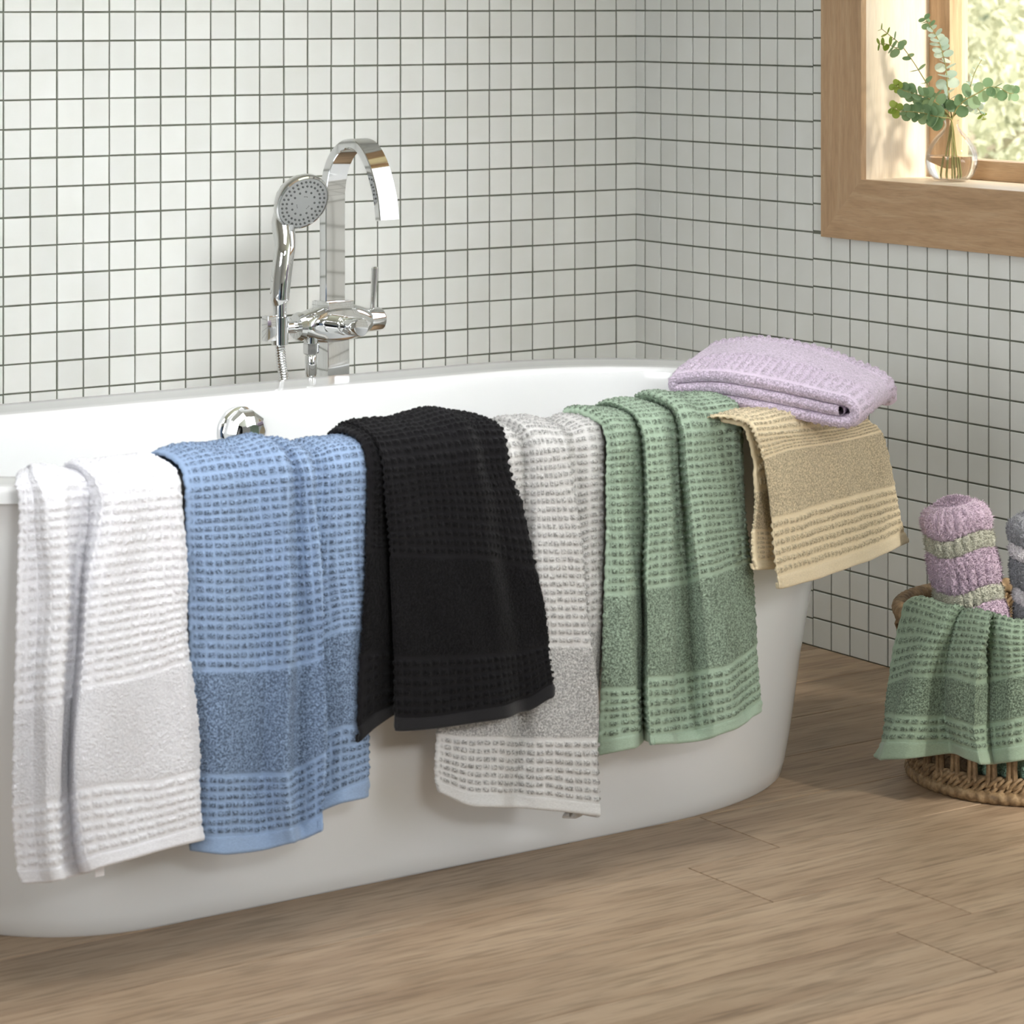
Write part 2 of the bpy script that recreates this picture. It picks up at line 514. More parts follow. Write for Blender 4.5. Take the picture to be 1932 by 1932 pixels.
# ---- window
win = thing('window_1', (0, WY0, WZ0), kind='structure')
wo = Vector((0, WY0, WZ0))
def mitre(name, pts, depth, mat):
    m_ = MB(wo); m_.prism(pts, depth)
    return m_.build(name, mat, win, False)
FX = -0.012
for nm, a, b_, c_, d_, mat in (
    ('face_frame_upright', (FY0, FZ0), (WY0, WZ0), (WY0, WZ1), (FY0, FZ1), FRAME_V),
    ('face_frame_bottom', (FY0, FZ0), (FY1, FZ0), (WY1, WZ0), (WY0, WZ0), FRAME_H),
    ('face_frame_upright', (FY1, FZ0), (FY1, FZ1), (WY1, WZ1), (WY1, WZ0), FRAME_V),
    ('face_frame_top', (FY0, FZ1), (WY0, WZ1), (WY1, WZ1), (FY1, FZ1), FRAME_H)):
    mitre(nm, [(FX, y, z) for y, z in (a, b_, c_, d_)], (0.012, 0, 0), mat)
SX = 0.15                                             # front of the sash
MB(wo).box((0.0, WY0, WZ0 - 0.001), (0.24, WY0 + 0.018, WZ1)).build('side_lining', REVEAL, win, False)
MB(wo).box((0.0, WY1 - 0.018, WZ0 - 0.001), (0.24, WY1, WZ1)).build('side_lining', REVEAL, win, False)
MB(wo).box((0.0, WY1, WZ0 - 0.02), (0.24, WY0, WZ0)).build('sill_board', SILLWOOD, win, False)
MB(wo).box((0.0, WY1, WZ1), (0.24, WY0, WZ1 + 0.018)).build('head_lining', SILLWOOD, win, False)
MB(wo).box((SX, WY0 - 0.054, WZ0), (SX + 0.045, WY0, WZ1), 0.003).build('sash_stile', FRAME_V, win)
MB(wo).box((SX, WY1, WZ0), (SX + 0.045, WY1 + 0.054, WZ1), 0.003).build('sash_stile', FRAME_V, win)
MB(wo).box((SX, WY1 + 0.054, WZ0), (SX + 0.045, WY0 - 0.054, WZ0 + 0.035), 0.003).build('sash_rail', FRAME_H, win)
MB(wo).box((SX, WY1 + 0.054, WZ1 - 0.05), (SX + 0.045, WY0 - 0.054, WZ1), 0.003).build('sash_rail', FRAME_H, win)
MB(wo).box((SX + 0.026, WY1 + 0.054, WZ0 + 0.035), (SX + 0.030, WY0 - 0.054, WZ1 - 0.05)).build('pane', PANE, win, False)

# ---- garden beyond the window
GRASS = simple('garden_lawn', rgb(150, 156, 124), 0.9)
garden = tag(link('garden_ground', MB().box((0.3, -14, -0.5), (30, 30, -0.4)).mesh('garden_ground', GRASS, False)), kind='structure')
GLEAF = [mat_leaf('garden_leaf_%s' % n, a, b_, 0.5) for n, a, b_ in (
    ('yellow', rgb(188, 188, 160), rgb(212, 212, 192)), ('sage', rgb(164, 172, 154), rgb(196, 202, 188)), ('olive', rgb(166, 168, 134), rgb(192, 194, 170)))]
BARK = simple('bark', rgb(170, 160, 146), 0.9)
def tree(name, x, y, rx, zc, rz, n, mat, leaf, label, seed):
    rg = np.random.default_rng(seed)
    t = thing(name, (x, y, -0.4), label, 'tree')
    d = rg.normal(size=(n, 3)); d /= np.linalg.norm(d, axis=1)[:, None]
    rad = rg.random(n) ** 0.45
    c = d * rad[:, None] * np.array([rx, rx, rz])
    c += 0.12 * rx * np.sin(c[:, [1, 2, 0]] * 9 / rx)
    c[:, 2] += zc + 0.4
    u = rg.normal(size=(n, 3)); u /= np.linalg.norm(u, axis=1)[:, None]
    w = rg.normal(size=(n, 3)); v = np.cross(u, w); v /= np.linalg.norm(v, axis=1)[:, None]
    s_ = leaf * (0.6 + 0.8 * rg.random(n))[:, None]
    verts = np.stack([c - u * s_, c + v * s_ * 0.55, c + u * s_, c - v * s_ * 0.55], 1).reshape(-1, 3)
    q = np.arange(n * 4).reshape(-1, 4)
    cr = link('crown', np_mesh('crown', verts, q, mat, False), t); cr['kind'] = 'stuff'
    tr = MB()
    tr.tube([(0, 0, 0), (0.03, 0.02, zc * 0.5 + 0.2), (0, 0.03, zc + 0.4)], [0.07, 0.055, 0.03], 10)
    for k in range(7):
        a = k * 0.9
        tr.tube([(0, 0.02, zc * (0.4 + 0.08 * k)), (math.cos(a) * rx * 0.6, math.sin(a) * rx * 0.6, zc * (0.75 + 0.08 * k))], [0.022, 0.008], 6)
    tr.build('trunk', BARK, t)
    return t
tree('garden_tree', 5.0, 4.3, 1.0, 1.0, 1.0, 9000, GLEAF[0], 0.030, 'pale yellow-green tree standing right outside the window', 1)
tree('garden_tree', 10.4, 9.6, 1.9, 1.7, 1.6, 9000, GLEAF[1], 0.055, 'sage green tree further back in the garden outside the window', 2)
tree('garden_tree', 7.9, 6.6, 1.0, 0.45, 0.75, 5000, GLEAF[2], 0.035, 'low olive green shrub-like tree in the garden outside the window', 3)

# ================================================================ BATHTUB
ZR = 0.585
def plan(xl, al, xr, ar, cy, b, n, m_=96):
    pts = []
    h_ = m_ // 2
    for k in range(h_ + 1):                            # right end, -90 .. 90
        a = -math.pi / 2 + math.pi * k / h_
        c, s = math.cos(a), math.sin(a)
        pts.append((xr + ar * abs(c) ** (2 / n), cy + b * math.copysign(abs(s) ** (2 / n), s)))
    for k in range(h_ + 1):
        a = math.pi / 2 + math.pi * k / h_
        c, s = math.cos(a), math.sin(a)
        pts.append((xl - al * abs(c) ** (2 / n), cy + b * math.copysign(abs(s) ** (2 / n), s)))
    return np.array(pts)
BASE = plan(-1.70, 0.26, -0.96, 0.42, -0.982, 0.289, 2.3)
RIM = plan(-1.78, 0.32, -0.87, 0.395, -1.005, 0.355, 2.35)
INN = plan(-1.72, 0.27, -0.90, 0.335, -1.037, 0.268, 2.3)
INB = plan(-1.62, 0.20, -1.02, 0.26, -1.03, 0.195, 2.3)
rings = []
def ring(a, z): rings.append(np.c_[a, np.full(len(a), z)])
def mixp(a, b_, t): return a * (1 - t) + b_ * t
cen = RIM.mean(0)
def inset(a, d):
    nx = np.roll(a, -1, 0) - np.roll(a, 1, 0)
    nl = np.linalg.norm(nx, axis=1)[:, None]; nl[nl < 1e-9] = 1
    nrm = np.c_[nx[:, 1], -nx[:, 0]] / nl
    return a - nrm * d
ring(inset(BASE, 0.004), 0.0); ring(BASE, 0.004)
for t in np.linspace(0.04, 1, 14):
    ring(inset(mixp(BASE, RIM, t ** 0.82), 0.010 * min(1, t * 3)), 0.004 + (ZR - 0.026 - 0.004) * t)
for a in np.linspace(0, 90, 7):
    ca, sa = math.cos(R(a)), math.sin(R(a))
    ring(inset(RIM, 0.009 * (1 - ca)), ZR - 0.009 + 0.009 * sa) if a else ring(RIM, ZR - 0.020)
for t in (0.25, 0.5, 0.75):
    ring(mixp(inset(RIM, 0.009), inset(INN, -0.010), t), ZR)
for a in np.linspace(0, 80, 6):
    ca, sa = math.cos(R(a)), math.sin(R(a))
    ring(inset(INN, -0.010 + 0.010 * sa), ZR - 0.010 * (1 - ca))
for t in np.linspace(0.03, 1, 14):
    e = 1 - (1 - t ** 2.6)
    ring(mixp(INN, INB, e * 0.75 + 0.25 * t * e ** 0.3), (ZR - 0.012) * (1 - t) + 0.12 * t)
ring(mixp(INB, INB.mean(0)[None, :], 0.35), 0.105); ring(mixp(INB, INB.mean(0)[None, :], 0.9), 0.10)
tub = thing('bathtub', (-1.31, -0.985, 0), 'white freestanding oval bathtub with towels hung over its rim', 'bathtub')
nr, nc = len(rings), len(RIM)
V = np.concatenate(rings) - np.array([-1.31, -0.985, 0])
idx = np.arange(nr * nc).reshape(nr, nc)
q = np.stack([idx[:-1], np.roll(idx, -1, 1)[:-1], np.roll(idx, -1, 1)[1:], idx[1:]], -1).reshape(-1, 4)
me = np_mesh('shell', V, q, TUBWHITE)
bm = bmesh.new(); bm.from_mesh(me)
bm.verts.ensure_lookup_table()
bm.faces.new([bm.verts[i] for i in idx[-1]])
bmesh.ops.remove_doubles(bm, verts=list(bm.verts), dist=1e-5)
bmesh.ops.recalc_face_normals(bm, faces=list(bm.faces))
bm.to_mesh(me); bm.free(); me.shade_smooth(); me.set_sharp_from_angle(angle=R(50))
link('shell', me, tub)
to = Vector((-1.31, -0.985, 0))
ov = Vector((-1.325, -0.768, 0.532))
MB(to).lathe([(0.037, 0.0), (0.038, 0.004), (0.036, 0.010), (0.030, 0.013)], ov, (0, -1, 0.03)).build('overflow_ring', CHROME, tub)
MB(to).lathe([(0.030, 0.010), (0.034, 0.016), (0.034, 0.024), (0.031, 0.032), (0.025, 0.038), (0.014, 0.041)], ov, (0, -1, 0.03), 10).build('overflow_knob', CHROME, tub, True, 20)
MB(to).lathe([(0.026, 0.0), (0.028, 0.003), (0.026, 0.006)], (-1.3, -1.03, 0.099), (0, 0, 1)).build('drain', CHROME, tub)

# ================================================================ TUB FILLER
FXc, FYc = -1.036, -0.56
fo = Vector((FXc, FYc, 0))
fil = thing('tub_filler', fo, 'chrome floor-standing tub filler with curved flat spout behind the bathtub', 'faucet')
MB(fo).box((FXc - 0.05, FYc - 0.035, 0), (FXc + 0.05, FYc + 0.035, 0.008), 0.002).build('floor_plate', CHROME, fil)
MB(fo).box((FXc - 0.022, FYc - 0.016, 0.006), (FXc + 0.022, FYc + 0.016, 0.645), 0.001).build('column', CHROME, fil)
MB(fo).box((FXc - 0.026, FYc - 0.022, 0.664), (FXc + 0.026, FYc + 0.020, 0.690), 0.001).build('collar', CHROME, fil)
# flat band spout
cl = [(0.0, 0.684), (0.0, 0.76), (0.0, 0.845), (-0.002, 0.872), (-0.009, 0.899), (-0.023, 0.922), (-0.043, 0.938), (-0.066, 0.944), (-0.088, 0.936), (-0.107, 0.915), (-0.121, 0.888), (-0.131, 0.858), (-0.136, 0.826)]
sp = []
for i in range(len(cl) - 1):
    p0, p1, p2, p3 = (Vector(cl[max(i - 1, 0)]), Vector(cl[i]), Vector(cl[i + 1]), Vector(cl[min(i + 2, len(cl) - 1)]))
    for k in range(5):
        t = k / 5
        sp.append(0.5 * ((2 * p1) + (p2 - p0) * t + (2 * p0 - 5 * p1 + 4 * p2 - p3) * t * t + (3 * p1 - p0 - 3 * p2 + p3) * t ** 3))
sp.append(Vector(cl[-1]))
rg_ = []
for i, p in enumerate(sp):
    t = (sp[min(i + 1, len(sp) - 1)] - sp[max(i - 1, 0)]).normalized()
    nrm = Vector((-t.y, t.x))
    th = 0.0085 if i < 12 else 0.0085 - 0.0025 * (i - 12) / (len(sp) - 12)
    hw = 0.0200
    a = p + nrm * th; b_ = p - nrm * th
    e = 0.0012
    rg_.append([(FXc + sx, FYc + (p + nrm * o_).x, (p + nrm * o_).y) for sx, o_ in ((-hw + e, th), (hw - e, th), (hw, th - e), (hw, -th + e), (hw - e, -th), (-hw + e, -th), (-hw, -th + e), (-hw, th - e))])
m_ = MB(fo); m_._faces(rg_); m_.build('spout', CHROME, fil, True, 40)
# valve body, a lens with a flat face
vz = 0.654
rr = []
for k in range(25):
    t = -1 + 2 * k / 24
    x = FXc - 0.072 + (t + 1) / 2 * 0.142
    rad = 0.031 * math.sqrt(max(0.0, 1 - (abs(t) * 0.86) ** 2.2))
    row = []
    for i in range(32):
        a = 2 * math.pi * i / 32
        y, z = math.cos(a) * rad * 1.02, math.sin(a) * rad
        y = max(y, -0.0215)
        row.append((x, FYc - 0.004 + y, vz + z))
    rr.append(row)
m_ = MB(fo); m_._faces(rr); m_.build('valve_body', CHROME, fil, True, 40)
MB(fo).lathe([(0.0165, 0), (0.0165, 0.004), (0.019, 0.0045), (0.019, 0.030), (0.018, 0.033), (0.013, 0.034)], (FXc + 0.062, FYc - 0.004, vz), (1, 0, 0)).build('end_cap', CHROME, fil)
MB(fo).tube([(FXc + 0.080, FYc - 0.004, vz + 0.015), (FXc + 0.081, FYc - 0.004, vz + 0.03), (FXc + 0.085, FYc - 0.005, vz + 0.082), (FXc + 0.0853, FYc - 0.005, vz + 0.085)], [0.0042, 0.004, 0.0062, 0.004], 14).build('lever', CHROME, fil)
kx = FXc - 0.008
MB(fo).lathe([(0.0155, 0), (0.0155, 0.018), (0.0145, 0.019), (0.0125, 0.0195), (0.0125, 0.022), (0.0145, 0.0225), (0.0150, 0.024), (0.0150, 0.058), (0.0135, 0.0605), (0.008, 0.061)], (kx, FYc - 0.022, vz), (0, -1, 0)).build('diverter_knob', CHROME, fil)
MB(fo).lathe([(0.021, 0), (0.023, 0.003), (0.019, 0.011), (0.0095, 0.012), (0.0095, 0.034)], (FXc - 0.068, FYc - 0.004, vz), (-1, 0, 0)).build('side_flange', CHROME, fil)
# cradle for the hand shower
hx = FXc - 0.110
cr = MB(fo).lathe([(0.0105, 0), (0.0135, 0.001), (0.0140, 0.024), (0.0150, 0.044), (0.0128, 0.044), (0.011, 0.006)], (hx, FYc - 0.004, vz - 0.026), (0, 0, 1)).build('cradle', CHROME, fil)
MB(fo).box((hx - 0.030, FYc - 0.012, vz - 0.018), (hx - 0.0125, FYc + 0.004, vz + 0.022), 0.002).build('cradle_clip', CHROME, fil)
# hose outlet
ox = FXc - 0.052
MB(fo).lathe([(0.010, 0), (0.0125, 0.002), (0.0125, 0.017), (0.010, 0.019)], (ox, FYc - 0.010, vz - 0.045), (0, 0, 1), 6).build('hose_nut', CHROME, fil, True, 20)
MB(fo).tube([(ox, FYc - 0.010, vz - 0.027), (ox, FYc - 0.010, vz - 0.012)], 0.0115, 16).build('outlet', CHROME, fil)
# ---- hose
def ribbed(path, r0, pitch, n=14):
    pts = []
    path = [Vector(p) for p in path]
    # resample with catmull-rom
    dense = []
    for i in range(len(path) - 1):
        p0, p1, p2, p3 = path[max(i - 1, 0)], path[i], path[i + 1], path[min(i + 2, len(path) - 1)]
        for k in range(60):
            t = k / 60
            dense.append(0.5 * ((2 * p1) + (p2 - p0) * t + (2 * p0 - 5 * p1 + 4 * p2 - p3) * t * t + (3 * p1 - p0 - 3 * p2 + p3) * t ** 3))
    dense.append(path[-1])
    L_ = [0]
    for a, b_ in zip(dense[:-1], dense[1:]): L_.append(L_[-1] + (b_ - a).length)
    L_ = np.array(L_); D_ = np.array([list(p) for p in dense])
    s_ = np.arange(0, L_[-1], pitch / 4)
    P_ = np.stack([np.interp(s_, L_, D_[:, k]) for k in range(3)], 1)
    rad = [r0 * (1.0 + (0.0, 0.10, 0.0, -0.12)[k % 4]) for k in range(len(s_))]
    return P_, rad
hz = FYc - 0.004
Pp, rd = ribbed([(hx, hz, vz - 0.024), (hx + 0.003, hz, 0.60), (hx + 0.010, hz, 0.55), (hx + 0.012, hz + 0.01, 0.40), (hx + 0.008, hz + 0.02, 0.22), (hx + 0.028, hz + 0.01, 0.15),
                 (ox - 0.004, hz - 0.002, 0.22), (ox, FYc - 0.010, 0.40), (ox, FYc - 0.010, 0.58)], 0.0078, 0.0042)
hose = thing('shower_hose', (hx, hz, 0.15), 'ribbed chrome shower hose looping down behind the bathtub from the tub filler', 'hose')
hb = Vector((hx, hz, 0.15))
MB(hb).tube(Pp, rd, 14).build('ribbed_tube', CHROME, hose)
MB(hb).lathe([(0.0085, 0), (0.0095, 0.002), (0.0095, 0.030), (0.0085, 0.032)], (ox, FYc - 0.010, vz - 0.078), (0, 0, 1), 24).build('hose_ferrule', CHROME, hose)
# ---- hand shower
hs = thing('hand_shower', (hx, hz, vz + 0.005), 'chrome hand shower with round grey spray face standing in its cradle', 'shower head')
ho = Vector((hx, hz, vz + 0.005))
nrm = Vector((-0.12, -0.90, -0.41)).normalized()
hc = Vector((FXc - 0.078, FYc - 0.022, 0.851))              # centre of the spray face
DN = (Vector((-0.30, 0, -1)) - nrm * nrm.dot(Vector((-0.30, 0, -1)))).normalized()
MB(ho).tube([(hx, hz, vz + 0.004), (hx, hz, vz + 0.044)], 0.0108, 20).build('coupling', CHROME, hs)
hp = [(hx, hz, vz + 0.043), (hx, hz, vz + 0.046), (hx + 0.002, hz, 0.73), (hx + 0.006, hz - 0.002, 0.765), (hx + 0.012, hz + 0.002, 0.786), hc + DN * 0.048 - nrm * 0.017, hc + DN * 0.028 - nrm * 0.024]
hr = [0.0115, 0.0150, 0.0166, 0.0162, 0.0166, 0.0190, 0.019]
hq, hrq = [], []
hv = [Vector(p_) for p_ in hp]
for i in range(len(hv) - 1):
    a_, b_, c_, d_ = hv[max(i - 1, 0)], hv[i], hv[i + 1], hv[min(i + 2, len(hv) - 1)]
    for k in range(6):
        t = k / 6
        hq.append(0.5 * ((2 * b_) + (c_ - a_) * t + (2 * a_ - 5 * b_ + 4 * c_ - d_) * t * t + (3 * b_ - a_ - 3 * c_ + d_) * t ** 3))
        hrq.append(hr[i] * (1 - t) + hr[i + 1] * t)
hq.append(hv[-1]); hrq.append(hr[-1])
MB(ho).tube(hq, hrq, 24).build('handle', CHROME, hs)
MB(ho).lathe([(0.012, -0.030), (0.030, -0.026), (0.041, -0.019), (0.0465, -0.010), (0.0475, -0.003), (0.0465, 0.000), (0.0440, 0.001), (0.0430, -0.001)], hc, nrm, 56).build('head_shell', CHROME, hs)
fp = MB(ho).lathe([(0.0432, -0.002), (0.0428, 0.0008), (0.020, 0.0014), (0.016, 0.0022), (0.004, 0.0024)], hc, nrm, 56).build('spray_face', GREYPLASTIC, hs)
uu = nrm.cross(Vector((0, 0, 1))).normalized(); ww = nrm.cross(uu)
nz = MB(ho)
for rad, cnt_ in ((0.0375, 30), (0.0300, 24), (0.0205, 12)):
    for k in range(cnt_):
        a = 2 * math.pi * k / cnt_
        c_ = hc + (uu * math.cos(a) + ww * math.sin(a)) * rad
        nz.lathe([(0.0019, 0.0005), (0.0017, 0.0028), (0.0008, 0.0032)], c_, nrm, 8)
for k in range(9):
    a = 2 * math.pi * (k // 3) / 3 + (k % 3 - 1) * 0.22 + 0.4
    nz.lathe([(0.0007, 0.002), (0.0006, 0.003)], hc + (uu * math.cos(a) + ww * math.sin(a)) * 0.012, nrm, 6)
nzo = nz.build('nozzles', NOZZLE, hs); nzo['kind'] = 'stuff'
dn = DN
MB(ho).tube([hc + dn * 0.040 + nrm * 0.002, hc + dn * 0.048 + nrm * 0.006, hc + dn * 0.058 + nrm * 0.007], [0.004, 0.0045, 0.003], 10).build('spray_lever', GREYPLASTIC, hs)

# the whole filler stands turned a little on its plate
for o_ in (fil, hose, hs):
    rel = Vector(o_.location) - fo
    o_.location = fo + Matrix.Rotation(R(8), 3, 'Z') @ rel
    o_.rotation_euler = (0, 0, R(8))

